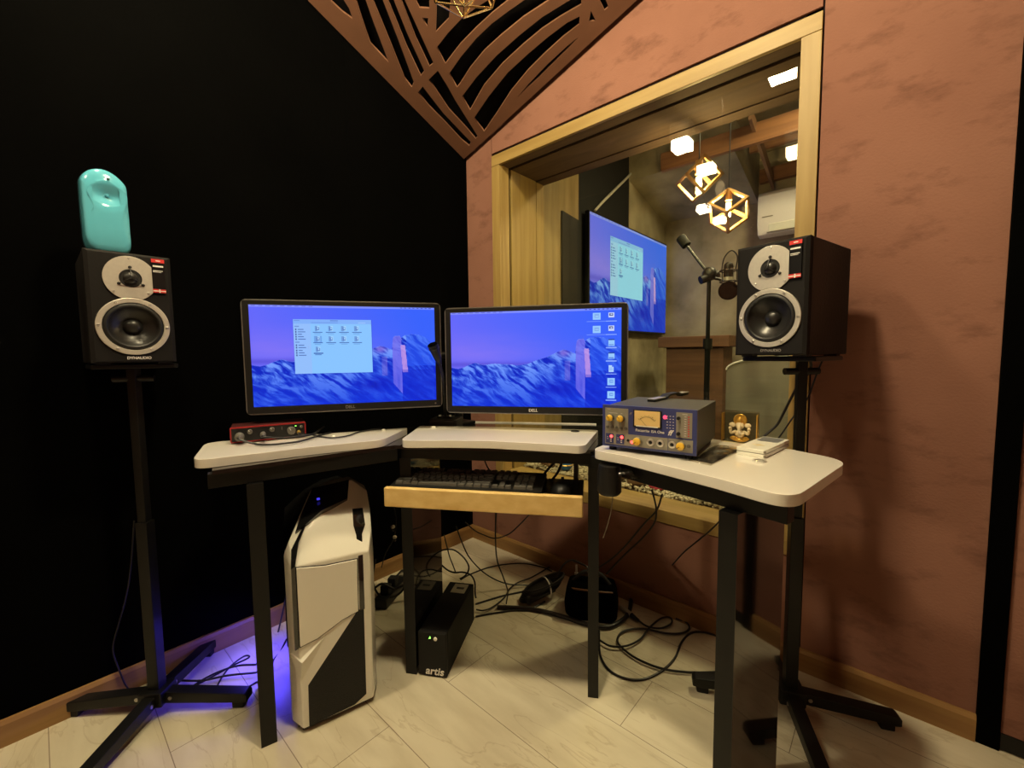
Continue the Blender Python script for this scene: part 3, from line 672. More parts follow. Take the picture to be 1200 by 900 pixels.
def desktop(w_, h_, window, icons):
    u_, v_ = np.meshgrid((np.arange(w_)+.5)/w_, (np.arange(h_)+.5)/h_)
    A = lambda c: np.array(c, float)[None, None]/255
    mixc = lambda a, b_, t: a*(1-t[..., None])+b_*t[..., None]
    sky = mixc(A((100, 104, 250)), A((54, 98, 252)), np.clip(u_*1.1-.1+.3*(.5-v_), 0, 1))
    haze = np.exp(-((v_-.43)/.17)**2)*np.exp(-((u_-.22)/.42)**2)*(.6+.7*(fbm(h_, w_, 3, 9, 40)-.5))
    sky = mixc(sky, A((146, 122, 244)), np.clip(haze, 0, 1)*.8)
    low = np.exp(-((v_-.555)/.03)**2)*(u_ < .55); sky = mixc(sky, A((84, 76, 214)), np.clip(low, 0, 1)*.7)
    rx = np.array([0, .04, .08, .12, .15, .2, .27, .35, .42, .47, .52, .58, .63, .68, .72, .745, .752, .76, .79, .80, .82, .86, .90, .94, .97, 1.])
    ry = np.array([.585, .60, .585, .55, .535, .56, .545, .555, .565, .55, .515, .485, .44, .405, .43, .45, .33, .305, .30, .325, .295, .285, .288, .315, .36, .40])
    ridge = np.interp(u_[0], rx, ry)+.006*(fbm(1, w_, 40, 1, 77)[0]-.5)
    mt = v_ > ridge[None]
    n1 = fbm(h_, w_, 7, 5, 3, 6)
    wob = .10*pn(u_*5, v_*5); th = -.62
    a_ = u_*1.78*math.cos(th)-v_*math.sin(th)+wob; b2 = u_*1.78*math.sin(th)+v_*math.cos(th)+wob
    th2 = 1.05; c_ = u_*1.78*math.cos(th2)-v_*math.sin(th2)+wob; d2 = u_*1.78*math.sin(th2)+v_*math.cos(th2)+wob
    right = pn(a_*7+3, b2*34, 5); left = pn(c_*30+9, d2*8+5, 5)
    wl = np.clip((.22-u_)/.08+.5, 0, 1)*np.clip((v_-.5)/.1, 0, 1); wl = np.maximum(wl, .55*np.clip((pn(u_*6+40, v_*4, 3)-.52)*14, 0, 1))
    st = left*wl+right*(1-wl); st2 = fbm(h_, w_, 60, 24, 9, 4)
    depth_ = np.clip((v_-ridge[None])/.5, 0, 1)
    big = pn(u_*5+20, v_*4+7, 3)
    val = np.clip((st-.40)*4.4*(.3+1.2*big)+(big-.5)*.5+.12, 0, 1)
    rock = mixc(A((4, 34, 190)), A((118, 160, 255)), val*(1-.5*depth_))
    rock = mixc(rock, A((8, 62, 246)), np.clip(depth_*.42, 0, 1))
    pk = np.exp(-((u_-.68)/.035)**2)*np.exp(-((v_-.44)/.04)**2); rock = mixc(rock, A((140, 110, 220)), pk*.8)
    cl = ((u_ > .747) & (u_ < .80) & (v_ < .92-(.80-u_)*2.2) & mt).astype(float)*(.55+.5*fbm(h_, w_, 50, 5, 21))
    rock = mixc(rock, A((120, 112, 238)), np.clip(cl, 0, .85))
    c2 = ((u_ > .795+.03*(v_-.4)) & (u_ < .826+.05*(v_-.5)) & (v_ > .40) & (v_ < .69)).astype(float)*(.6+.5*fbm(h_, w_, 40, 8, 25)); rock = mixc(rock, A((196, 150, 232)), np.clip(c2, 0, .9))
    c3 = ((u_ > .685) & (u_ < .715) & (v_ > .52) & (v_ < .72)).astype(float)*.6; rock = mixc(rock, A((150, 120, 225)), c3*fbm(h_, w_, 40, 8, 27)*1.3)
    dome = ((u_ > .83) & (v_ < .62) & mt).astype(float); rock = mixc(rock, A((44, 92, 245)), dome*.6)
    fo = np.exp(-((u_-.64)/.09)**2)*np.exp(-((v_-.80)/.07)**2)+((u_ > .8) & (v_ > .66))*.5; rock = mixc(rock, A((0, 22, 190)), np.clip(fo, 0, 1)*.75*(.4+st2))
    im = np.where(mt[..., None], rock, sky)
    edge = np.clip(1-np.abs(v_-ridge[None])/.006, 0, 1)*mt*(fbm(h_, w_, 30, 8, 33) > .5); im = mixc(im, A((150, 170, 255)), edge*.7)
    def rect(x0, y0, x1, y1, c, a=1.): im[int(y0*h_):max(int(y0*h_)+1, int(y1*h_)), int(x0*w_):max(int(x0*w_)+1, int(x1*w_))] = im[int(y0*h_):max(int(y0*h_)+1, int(y1*h_)), int(x0*w_):max(int(x0*w_)+1, int(x1*w_))]*(1-a)+np.array(c)/255*a
    rect(0, 0, 1, .022, (150, 160, 252), .7)
    for i in range(9): rect(.012+i*.036, .006, .012+i*.036+.022, .013, (60, 66, 180), .5)
    for i in range(8): rect(.80+i*.024, .006, .80+i*.024+.012, .013, (40, 46, 160), .7)
    if window:
        rect(.214, .142, .637, .692, (40, 60, 190), .25); rect(.216, .14, .634, .685, (136, 196, 255)); rect(.216, .14, .634, .185, (128, 176, 250)); rect(.216, .185, .306, .685, (146, 190, 252))
        rect(.222, .148, .25, .156, (90, 120, 210), .6); rect(.41, .148, .45, .157, (70, 100, 190), .7); rect(.31, .166, .45, .176, (90, 130, 215), .5); rect(.56, .166, .6, .176, (160, 200, 255), .9)
        for i, yy in enumerate((.205, .232, .256, .28, .304, .328, .362, .39, .415, .44, .466, .49)):
            if i in (0, 6): rect(.224, yy, .246, yy+.010, (90, 120, 200), .6)
            else: rect(.226, yy, .234, yy+.016, (40, 60, 130), .8); rect(.24, yy+.004, .24+.02+.018*((i*7) % 3)/2, yy+.012, (50, 80, 160), .75)
        for r_ in range(3):
            for c_ in range(4 if r_ < 2 else 1):
                x = .328+c_*.07; y = .205+r_*.105
                if r_ == 1 and c_ == 0: rect(x-.006, y-.006, x+.034, y+.062, (110, 165, 235))
                rect(x, y, x+.026, y+.052, (160, 210, 255)); rect(x, y, x+.012, y+.052, (70, 110, 190), .55); rect(x+.008, y+.012, x+.022, y+.044, (60, 95, 180), .6); rect(x+.012, y+.016, x+.019, y+.03, (170, 215, 255))
                rect(x-.012, y+.060, x+.04, y+.069, (44, 76, 160), .75); rect(x-.004, y+.074, x+.03, y+.081, (44, 76, 160), .6)
    if icons:
        for i in range(7):
            x, y = .93, .045+i*.132
            if i in (0, 1): rect(x, y, x+.032, y+.05, (200, 214, 255)); rect(x+.006, y+.008, x+.026, y+.032, (60, 70, 130)); rect(x+.012, y+.014, x+.02, y+.026, (200, 214, 255))
            elif i in (2, 3): rect(x, y, x+.034, y+.066, (150, 200, 255)); rect(x, y, x+.034, y+.012, (40, 70, 160)); rect(x+.004, y+.05, x+.03, y+.06, (90, 130, 220))
            elif i == 4: rect(x+.002, y-.004, x+.030, y+.066, (176, 212, 255)); rect(x+.02, y-.004, x+.030, y+.014, (70, 110, 240)); [rect(x+.006, y+.02+k*.012, x+.026, y+.024+k*.012, (110, 150, 230)) for k in range(3)]
            else: rect(x-.004, y-.004, x+.038, y+.068, (150, 200, 255)); rect(x+.008, y+.012, x+.028, y+.044, (90, 140, 225), .7); rect(x+.012, y+.022, x+.026, y+.03, (160, 205, 255))
            rect(x-.012, y+.082, x+.046, y+.092, (170, 196, 255), .75)
        for i in range(2):
            x, y = .845, .045+i*.132; rect(x, y, x+.042, y+.07, (150, 200, 255)); rect(x+.008, y+.014, x+.034, y+.05, (110, 150, 225), .6); rect(x+.012, y+.03, x+.03, y+.04, (160, 205, 255))
            rect(x-.035, y+.084, x+.075, y+.092, (150, 176, 255), .55)
    return im
def screen_mesh(name, im, wd, hg, gain):
    h_, w_ = im.shape[:2]
    xs = np.linspace(-wd/2, wd/2, w_+1); zs_ = np.linspace(hg/2, -hg/2, h_+1)
    X_, Z_ = np.meshgrid(xs, zs_); co = np.stack([X_, np.zeros_like(X_), Z_], -1).reshape(-1, 3)
    idx = np.arange((h_+1)*(w_+1)).reshape(h_+1, w_+1)
    f = np.stack([idx[:-1, :-1], idx[1:, :-1], idx[1:, 1:], idx[:-1, 1:]], -1).reshape(-1, 4)
    me = bpy.data.meshes.new(name); me.vertices.add(len(co)); me.vertices.foreach_set('co', co.ravel().astype(np.float32))
    me.loops.add(f.size); me.loops.foreach_set('vertex_index', f.ravel().astype(np.int32)); me.polygons.add(len(f)); me.polygons.foreach_set('loop_start', np.arange(0, f.size, 4).astype(np.int32))
    me.update(calc_edges=True)
    c = np.clip(im, 0, 1).reshape(-1, 3); c = np.where(c <= .04045, c/12.92, ((c+.055)/1.055)**2.4)*np.array(gain)
    c4 = np.concatenate([c, np.ones((len(c), 1))], 1); at = me.color_attributes.new('picture', 'FLOAT_COLOR', 'CORNER'); at.data.foreach_set('color', np.repeat(c4, 4, 0).ravel().astype(np.float32))
    return me
mp_ = bpy.data.materials.new('lit_display'); mp_.use_nodes = True; nt = mp_.node_tree; b_ = nt.nodes['Principled BSDF']
at = nt.nodes.new('ShaderNodeVertexColor'); at.layer_name = 'picture'; nt.links.new(at.outputs[0], b_.inputs['Emission Color']); b_.inputs['Emission Strength'].default_value = 1.
b_.inputs['Base Color'].default_value = (.004, .004, .005, 1); b_.inputs['Roughness'].default_value = .32; b_.inputs['Specular IOR Level'].default_value = .25
M['lit_display'] = mp_
def put(name, me, parent, loc):
    me.materials.append(M['lit_display']); o = bpy.data.objects.new(name, me); C.objects.link(o); o.parent = parent; o.location = loc; return o
imL = desktop(440, 248, True, False); imC = desktop(440, 248, False, True)
def monitor(label, bl, ex, logo, im, bright):
    ex = Vector((*ex, 0)).normalized(); ey = Vector((-ex.y, ex.x, 0))
    W_, H_ = .566, .333
    o = thing('computer_monitor', label, 'monitor', fr(Vector(bl)+ex*W_/2+Vector((0, 0, H_/2)), ex, ey))
    ins = [(-W_/2+.0, -H_/2), (W_/2, -H_/2), (W_/2, H_/2), (-W_/2, H_/2)]
    b = MB()
    out = roundpoly([(-W_/2, -H_/2, .014), (W_/2, -H_/2, .014), (W_/2, H_/2, .014), (-W_/2, H_/2, .014)], 5)
    b.prism(out, .003, .03, 'xz').build('back_shell', 'black_plastic', o, bevel=.002)
    # bezel: four sides round the screen
    b = MB(); sx, sz0, sz1 = .2655, -.1455, .1535
    for a in ((-W_/2+.002, -sx, -H_/2+.002, H_/2-.002), (sx, W_/2-.002, -H_/2+.002, H_/2-.002), (-sx, sx, -H_/2+.002, sz0), (-sx, sx, sz1, H_/2-.002)): b.box(a[0], a[1], -.0035, .0028, a[2], a[3])
    b.build('bezel', 'black_plastic', o, smooth=False)
    b = MB(); b.tube([(x, .0, z) for x, z in out], .0022, 6, 0, True); b.build('edge_trim', mat('edge_trim_metal', (.28, .27, .25), .35, metal=.6), o)
    put('screen', screen_mesh('screen', im, 2*sx-.001, sz1-sz0-.001, bright), o, (0, -.0008, (sz0+sz1)/2))
    text('logo', 'DELL', .0125, Matrix.Translation((0, -.0038, -.156)) @ XZ, o, 'grey_print' if logo == 0 else 'white_print', bold=.0003)
    MB(Matrix.Translation((.262, -.0036, -.156)) @ XZ).cyl((0, 0, 0), (0, 0, .001), .0028).build('power_button', 'grey_label', o)
    MB().box(-.12, .12, .03, .048, -.1, .1).build('rear_housing', 'black_plastic', o, bevel=.006)
    MB().box(-.05, .05, .0481, .056, -.05, .05).build('mount_plate', 'black_satin', o)
    return o
mL = monitor('left computer monitor, showing an open window over a mountain wallpaper', (.284, -1.142, .829), (.525, .851), 0, imL, (1, 1, 1))
mC = monitor('middle computer monitor, showing a mountain wallpaper with icons down its right edge', (.609, -.661, .8105), (.863, .505), 1, imC, (1, 1, 1))
put('screen', screen_mesh('screen', imL, TV[1], TV[2], (1.3, 1.3, .95)), TV[0], (0, .002, 0))
# the two monitors hang on one post
pb = cf(.075, -.362, .7326)
arm = thing('monitor_mount', 'black two-armed post behind the desk that carries both monitors', 'monitor mount', xf(pb))
A_ = inv(arm)
MB().box(-.045, .045, -.045, .045, 0, .012).build('base_plate', 'black_satin', arm, bevel=.003)
MB().cyl((0, 0, .0121), (0, 0, .30), .016).build('post', 'black_satin', arm)
for mo_, z in ((mL, .995), (mC, .977)):
    c = mo_.matrix_basis @ Vector((0, .0565, 0)); back = mo_.matrix_basis.to_3x3() @ Vector((0, 1, 0)); e = c+back*.03
    p = Vector((pb.x, pb.y, e.z))
    MB(A_).tube([p, (p+e)/2+back*.02, e, c], .012, 10, 5).build('arm', 'black_satin', arm)
    MB(A_).cyl(p-Vector((0, 0, .02)), p+Vector((0, 0, .02)), .024).build('collar', 'black_satin', arm)

# ================================================================== SPEAKERS AND STANDS
def sticker_part(o, x, z):
    st = MB().box(x-.013, x+.013, -.0085, -.0079, z-.042, z+.043).build('sticker', 'sticker_black', o)
    for za_s, zb_s in ((.034, .043), (-.042, -.033)): MB().box(x-.013, x+.013, -.0092, -.0086, z+za_s, z+zb_s).build('red_band', 'red', st)
    b = MB(); b.box(x-.001, x+.002, -.0097, -.0093, z-.042, z-.033); b.box(x-.0135+.0006, x+.0135-.0006, -.0097, -.0093, z-.0388, z-.0366); b.build('white_cross', 'white_print', st)
    b = MB(); b.box(x-.0105, x+.0105, -.0092, -.0086, z+.023, z+.0268); b.box(x-.0105, x+.009, -.0092, -.0086, z+.0125, z+.0142); b.box(x-.0105, x+.006, -.0092, -.0086, z+.0095, z+.0107); b.build('print_lines', 'white_print', st)
    MB().box(x-.004, x+.005, -.0097, -.0093, z+.0372, z+.0398).build('print_mark', 'white_print', st)
SW, SH, SD = .163, .275, .25
def speaker(label, m, logo_mat):
    o = thing('studio_speaker', label, 'speaker', m, None)
    MB().box(-SW/2, SW/2, .0122, SD, .004, SH).build('cabinet', 'cabinet', o, bevel=.003)
    b = MB()
    b.loft([[(-SW/2+.0005, .012, .0045), (SW/2-.0005, .012, .0045), (SW/2-.0005, .012, SH-.0005), (-SW/2+.0005, .012, SH-.0005)], [(-SW/2+.0005, .0, .0045), (SW/2-.0005, .0, .0045), (SW/2-.0005, .0, SH-.0005), (-SW/2+.0005, .0, SH-.0005)], [(-SW/2+.008, -.0045, .008), (SW/2-.008, -.0045, .008), (SW/2-.008, -.0045, SH-.006), (-SW/2+.008, -.0045, SH-.006)]])
    b.build('baffle', 'baffle', o)
    zt_, zw, rt, rw_ = .2125, .094, .054, .0705
    def P(x, z, y=-.0046): return Matrix.Translation((x, y, z)) @ XZ
    for nm_ in ('cabinet', 'baffle'):
        ob = [c for c in o.children if c.name.split('.')[0] == nm_][0]; wm = [m_.name for m_ in ob.modifiers]
        cut = MB(Matrix.Translation((0, 0, zw)) @ Matrix.Rotation(PI/2, 4, 'X')).cyl((0, 0, .03), (0, 0, -.05), .0584, n=48).build('cutter', 'cone')
        ob.parent = None; bo = ob.modifiers.new('cut', 'BOOLEAN'); bo.object = cut; bo.solver = 'EXACT'
        bpy.context.view_layer.update()
        me2 = bpy.data.meshes.new_from_object(ob.evaluated_get(bpy.context.evaluated_depsgraph_get())); ob.modifiers.clear(); me2.set_sharp_from_angle(angle=math.radians(20)); ob.data = me2; ob.parent = o
        bpy.data.objects.remove(cut)
    # tweeter plate: a disc cut short by the woofer ring
    pl = []
    for i in range(49):
        a = 2*PI*i/48; x = rt*math.cos(a)*.95; z = zt_+rt*math.sin(a); d = math.hypot(x, z-zw)
        if d < rw_+.0008: k = (rw_+.0008)/d; x, z = x*k, zw+(z-zw)*k
        pl.append((x, z))
    MB().prism(pl[:-1], -.0075, -.0045, 'xz').build('tweeter_plate', 'silver', o, bevel=.0006)
    tw = MB(P(0, zt_, -.0076)).lathe([(.0, -.0), (.0195, -.0), (.0205, .0008), (.0215, .0008), (.022, 0), (.0195, -.001)], 32).build('tweeter_recess', 'rubber_roll', o)
    MB(P(0, zt_, -.0074)).lathe([(.0145, .0), (.0135, .004), (.010, .0075), (.005, .0093), (0, .0098)], 28).build('dome', 'cone', tw)
    b = MB(P(0, zt_, -.0076))
    for a in (PI/2, PI/2+2.15, PI/2-2.15): b.tube([(.0265*math.cos(a), .0265*math.sin(a), .001), (.02*math.cos(a), .02*math.sin(a), .006), (.006*math.cos(a), .006*math.sin(a), .0115), (0, 0, .012)], .0011, 6, 4).ball((.027*math.cos(a), .027*math.sin(a), .001), .0038, 10, (1, 1, .5))
    b.build('phase_guard', 'black_plastic', tw)
    wr_ = MB(P(0, zw, -.0046)).lathe([(rw_, 0), (rw_, .0032), (rw_-.001, .004), (.0595, .004), (.0585, .0025), (.0585, 0)], 48).build('woofer_ring', 'silver', o)
    MB(P(0, zw, -.0046)).lathe([(.0584, 0), (.0575, .0025), (.0545, .0045), (.051, .0045), (.048, .002), (.0475, -.001)], 40).build('surround', 'rubber_roll', o)
    MB(P(0, zw, -.0046)).lathe([(.0478, .0005), (.047, -.0015), (.036, -.010), (.0215, -.0195), (.0195, -.0205), (.019, -.0198), (.0175, -.0155), (.012, -.0105), (.006, -.0085), (0, -.008)], 40).build('cone', 'cone', o)
    for k in range(6):
        a = PI/2-.55+k*PI/3; MB(P(.0648*math.cos(a), zw+.0648*math.sin(a), -.0086)).lathe([(.0034, 0), (.0034, .0008), (.0022, .0016), (.0016, .0008), (0, .0008)], 12).build('screw', 'screw', wr_)
    for a in (PI/2, PI/2+2.35, PI/2-2.35):
        x, z = .0485*.95*math.cos(a), zt_+.0485*math.sin(a)
        MB(P(x, z, -.0075)).lathe([(.003, 0), (.003, .0007), (.002, .0013), (0, .0006)], 12).build('screw', 'screw', wr_)
    sticker_part(o, .0545, .224)
    text('logo', 'DYNAUDIO', .0088, P(.006, .0155), o, logo_mat, bold=.0003)
    for x in (-.06, .06):
        for y in (.03, .215): MB().box(x-.014, x+.014, y-.012, y+.012, .0, .0039).build('foot_pad', 'black_rubber', o)
    MB().box(-.05, .05, SD+.0003, SD+.008, .05, .2).build('amplifier_plate', 'black_satin', o, bevel=.002)
    return o
hinge = Matrix.Translation((0, .12, 0)) @ Matrix.Rotation(math.radians(1.5), 4, 'X') @ Matrix.Translation((0, -.12, 0))
eR = Vector((.974, -.226, 0)).normalized()
fR = Vector((1.4575, -.348, .9835))
mR = fr(fR, eR, (.226, .974, 0))
sR = speaker('black studio speaker right of the desk beside the window frame', mR, 'grey_print')
mLs = fr((.262, -1.376, .983), (0, 1, 0), (-1, 0, 0))
sL = speaker('black studio speaker left of the desk with a turquoise object on top', mLs, 'white_print')  # white lettering paints the glints on the left logo
for s_ in (sL, sR): s_['group'] = 'studio speakers'
def stand(label, x, y, ang, top, pl, short=()):
    o = thing('speaker_stand', label, 'speaker stand', xf((x, y, 0)), 'speaker stands')
    MB().box(-.0152, .0152, -.0152, .0152, .03, .55, Matrix.Rotation(ang, 4, 'Z')).build('lower_pole', 'black_satin', o, bevel=.002)
    MB().box(-.0112, .0112, -.0112, .0112, .5505, top-.012, Matrix.Rotation(ang, 4, 'Z')).build('upper_pole', 'black_satin', o, bevel=.002)
    pm = Matrix.Translation((pl[0]-x, pl[1]-y, 0)) @ Matrix.Rotation(pl[2], 4, 'Z')
    MB(pm).box(-.085, .085, -.085, .085, top-.0115, top-.0005).build('top_plate', 'black_satin', o, bevel=.002)
    MB().cyl((-.045, 0, top-.04), (.045, 0, top-.04), .009, m=Matrix.Rotation(ang+.3, 4, 'Z')).build('clamp_knob', 'black_plastic', o)
    MB().box(-.032, .032, -.032, .032, .028, .07, Matrix.Rotation(ang, 4, 'Z')).build('hub', 'black_satin', o, bevel=.005)
    for k in range(4):
        r = Matrix.Rotation(ang+k*PI/2, 4, 'Z')
        dl = -.066 if k in short else 0.
        lg = MB(r).prism([(.022, .03), (.022, .062), (.245+dl, .045), (.252+dl, .038), (.252+dl, .02), (.24+dl, .018)], -.0165, .0165, 'xz').build('leg', 'black_satin', o, bevel=.003)
        MB(r).box(.208+dl, .24+dl, -.012, .012, .0, .019).build('rubber_foot', 'black_rubber', lg, bevel=.003)
        for sy in (-.0172, .0172): MB(r @ Matrix.Translation((.045, sy, .045)) @ Matrix.Rotation(PI/2, 4, 'X')).cyl((0, 0, -.0012), (0, 0, .0012), .005).build('bolt', 'screw', lg)
    return o
stand('black speaker stand with crossed feet at the left wall', .166, -1.372, PI/4, .983, (.15, -1.372, 0))
stand('black speaker stand with crossed feet behind the right end of the desk', 1.506, -.198, math.radians(25), .9835, (1.487, -.225, math.radians(-13)), (1,))
# turquoise object on the left speaker
tq = thing('inhaler_jar', 'glossy turquoise rounded object with a dimple, standing on the left speaker', 'ornament', fr((.19, -1.40, .9835+SH), (-.05, 1, 0), (-1, -.05, 0)))
pts_ = [(95, 190), (98, 160), (120, 122), (175, 85), (250, 73), (330, 88), (410, 130), (480, 192), (520, 250), (532, 350), (541, 450), (550, 550), (560, 680), (568, 770), (552, 828), (500, 858), (400, 848), (310, 836), (230, 822), (172, 775), (142, 700), (130, 600), (120, 500), (108, 370)]
TQI = tq.matrix_basis.inverted()
def tl(x, y): v = TQI @ atX((80+x/7.5, 180+y/7.5), .22); return (v.x, v.z)
shape = [tl(*p) for p in pts_]
zm = min(z for x, z in shape); shape = [(x, max(.0003, (z-zm)*1.0)) for x, z in shape]
shape = [(p.x, p.y) for p in spline([(x, z, 0) for x, z in shape], 3, True)][::-1]
cx_, cz_ = sum(p[0] for p in shape)/len(shape), sum(p[1] for p in shape)/len(shape)
loops = []
N = 10
for i in range(N+1):
    t = -PI/2+PI*i/N; k = .80+.20*math.cos(t)**.55 if abs(math.cos(t)) > 1e-6 else .80
    loops.append([(cx_+(x-cx_)*k, .03*math.sin(t), cz_+(z-cz_)*k) for x, z in shape])
b = MB(); L_ = [[b.V(p) for p in lp] for lp in loops]
n_ = len(shape)
for a_, c_ in zip(L_, L_[1:]):
    for i in range(n_): b.F([a_[i], a_[(i+1) % n_], c_[(i+1) % n_], c_[i]])
b.F(L_[-1])
# front face: rings closing on the dimple
dc = tl(342, 330); dc = (dc[0], dc[1]-zm); prev = L_[0]
base = [(v.co.x, v.co.z) for v in prev]
a0_ = math.atan2(base[0][1]-dc[1], base[0][0]-dc[0]); sg_ = 1 if sum(base[i][0]*base[(i+1) % n_][1]-base[(i+1) % n_][0]*base[i][1] for i in range(n_)) > 0 else -1
for k in (.86, .7, .6, .52, .42, .36, .30, .24, .18, .12, .06):
    rg_ = []
    for i_, (x, z) in enumerate(base):
        dx_, dz_ = x-dc[0], z-dc[1]; ln = math.hypot(dx_, dz_)
        if k < .45: an_ = a0_+sg_*2*PI*i_/n_; dx_, dz_ = ln*math.cos(an_), ln*math.sin(an_)
        elif k < .65: an_ = a0_+sg_*2*PI*i_/n_; w_k = (.65-k)/.2; lk_ = .075; dx_, dz_ = dx_*(1-w_k)+lk_*math.cos(an_)*w_k, dz_*(1-w_k)+lk_*math.sin(an_)*w_k; rr = min(ln, .055) if k < .45 else ln
        tx = dc[0]+(dx_*k if k >= .45 else dx_/ln*(.026*k/.42+.002)*1.3); tz = dc[1]+(dz_*k if k >= .45 else dz_/ln*(.026*k/.42+.002))
        bul = -.0315-.004*(1-k) if k >= .45 else -.034+.014*(1-k/.45)**1.3
        rg_.append(b.V((tx, bul, tz)))
    for i in range(n_): b.F([prev[(i+1) % n_], prev[i], rg_[i], rg_[(i+1) % n_]])
    prev = rg_
b.F(prev)
b.build('body', 'turquoise', tq, ang=70)
ph_ = tl(345, 192)
MB(Matrix.Translation((ph_[0], -.0338, ph_[1]-zm)) @ XZ).lathe([(.0028, 0), (.0028, .0012), (0, .0014)], 12).build('pin_hole', 'turq_dark', tq)
MB(Matrix.Translation((dc[0], -.0225, dc[1])) @ XZ).ball((0, 0, 0), .0045, 12).build('nub', 'turquoise', tq)
# ================================================================== COMPUTER TOWER
PCM = fr((.562, -1.135, 0), (.335, .942, 0), (-.942, .335, 0))
PS = Matrix(((.99, 0, 0, 0), (.095, 1, 0, 0), (0, 0, 1, 0), (0, 0, 0, 1)))     # the faceted front runs slightly askew to the body
pc = thing('computer_tower', 'white angular computer tower with a black mesh front under the left desk top', 'computer', PCM)
LP = [  # b, then (s, z) of eight outline points
 (0., [(.002, .014), (.186, .014), (.190, .41), (.188, .450), (.155, .453), (.075, .456), (.003, .460), (.0, .44)]),
 (.05, [(-.025, .014), (.207, .014), (.209, .43), (.206, .492), (.165, .507), (.045, .541), (-.012, .508), (-.025, .475)]),
 (.10, [(.0, .30), (.209, .30), (.212, .48), (.213, .535), (.172, .550), (.06, .568), (.0146, .547), (.006, .528)]),
 (.16, [(.03, .35), (.209, .35), (.213, .50), (.216, .572), (.170, .616), (.11, .611), (.053, .606), (.045, .588)]),
 (.24, [(.03, .35), (.209, .35), (.214, .51), (.222, .566), (.172, .606), (.11, .604), (.056, .583), (.05, .565)]),
 (.26, [(.03, .35), (.205, .35), (.21, .51), (.216, .55), (.172, .585), (.11, .58), (.06, .56), (.055, .55)])]
MB(PS).loft([[(s, b_, z) for s, z in o] for b_, o in LP]).build('front_hood', 'white_gloss', pc, bevel=.004, seg=3, ang=30)
BB = [(.051, [(-.022, .014), (.205, .014), (.207, .43), (.200, .47), (.165, .485), (.05, .49), (-.008, .48), (-.0225, .46)]),
 (.09, [(-.0225, .014), (.206, .014), (.209, .46), (.205, .50), (.165, .515), (.06, .52), (.004, .50), (-.0225, .465)]),
 (.27, [(-.0225, .014), (.206, .014), (.209, .47), (.205, .52), (.165, .555), (.11, .55), (.05, .525), (-.0225, .47)]),
 (.50, [(-.019, .014), (.20, .014), (.205, .47), (.20, .52), (.165, .545), (.11, .54), (.05, .515), (-.018, .46)])]
MB(PS).loft([[(s, b_, z) for s, z in o] for b_, o in BB]).build('case', 'black_satin', pc, bevel=.004)
def front(poly, y0, y1, name, mt, bev=.0, par=None):
    return MB(PS).prism(poly, y0, y1, 'xz').build(name, mt, par or pc, bevel=bev)
mesh_m = mat('front_mesh', (.014, .013, .012), .7, col2=(.006, .006, .006), nscale=420, bump=.3, bscale=420, detail=1.)
front([(.018, .130), (.152, .2895), (.1685, .2895), (.1665, .036), (.133, .019), (.016, .0165)], -.002, .006, 'front_mesh', mesh_m, .0015)
door = front([(.0035, .2435), (.045, .2505), (.072, .262), (.11, .279), (.1525, .288), (.1545, .436), (.074, .4415), (.0035, .4555)], -.004, .004, 'door_panel', 'white_gloss', .0012)
front([(.0015, .2405), (.045, .2475), (.072, .259), (.11, .276), (.155, .2855), (.157, .4385), (.074, .444), (.0015, .458)], -.0012, .004, 'door_gap', 'black_rubber')
b = MB(PS); b.loft([[(-.0085, -.0005, .236), (.0005, -.004, .242), (.0005, .004, .242), (-.0095, .006, .236)], [(-.0085, -.0005, .455), (.001, -.004, .462), (.003, .006, .462), (-.0095, .006, .455)], [(-.006, .030, .494), (.012, .026, .510), (.014, .034, .507), (-.005, .038, .490)], [(.018, .05, .530), (.034, .056, .545), (.034, .064, .540), (.018, .058, .524)]])
b.build('side_strip', 'black_gloss', pc)
b = MB(PS); b.loft([[(.1575, -.003, .288), (.1705, -.003, .288), (.1705, .004, .288), (.1575, .004, .288)], [(.158, -.003, .44), (.171, -.003, .44), (.171, .006, .44), (.158, .006, .44)], [(.160, .032, .490), (.176, .032, .4905), (.176, .04, .482), (.160, .04, .482)], [(.156, .050, .5135), (.189, .052, .508), (.189, .058, .50), (.156, .056, .504)], [(.160, .090, .5485), (.190, .092, .5445), (.190, .096, .536), (.160, .094, .540)]])
b.build('side_strip', 'black_gloss', pc)
def lift(p, d): return Vector(p)+Vector((0, -d*.6, d))
Q = [Vector(p) for p in ((.006, .056, .525), (.024, .101, .5570), (.058, .156, .6075), (.162, .156, .6145), (.150, .112, .572), (.075, .078, .562), (.04, .056, .5455))]
b = MB(PS); lo_ = [b.V(lift(p, -.012)) for p in Q]; hi_ = [b.V(lift(p, .0045)) for p in Q]; n_ = len(Q)
b.F(hi_); b.F(lo_[::-1])
for i in range(n_): b.F([lo_[i], lo_[(i+1) % n_], hi_[(i+1) % n_], hi_[i]])
top = b.build('top_cover', 'black_gloss', pc)
MB(PS @ Matrix.Translation(lift((.07, .112, .585), .004))).box(-.004, .004, -.006, .006, 0, .003).build('power_light', mat('dim_blue', (.01, .01, .2), .3, emit=(.08, .06, 1.), estr=.8), top)
# sculpted wedge at the lower left of the front
b = MB(PS); ap = [b.V(p) for p in ((.002, -.0005, .148), (.068, -.0005, .2515), (-.021, .034, .212), (.006, -.013, .205))]
for t_ in ((0, 1, 3), (1, 2, 3), (2, 0, 3), (0, 2, 1)): b.F([ap[i] for i in t_])
b.build('front_wedge', 'white_gloss', pc, smooth=False)
for x in (-.01, .16):
    for y in (.03, .40): MB(PS).box(x, x+.03, y, y+.05, 0, .0135).build('foot', 'black_rubber', pc, bevel=.002)
MB(PS).box(.0, .186, .012, .03, .004, .0138).build('plinth', 'black_rubber', pc)
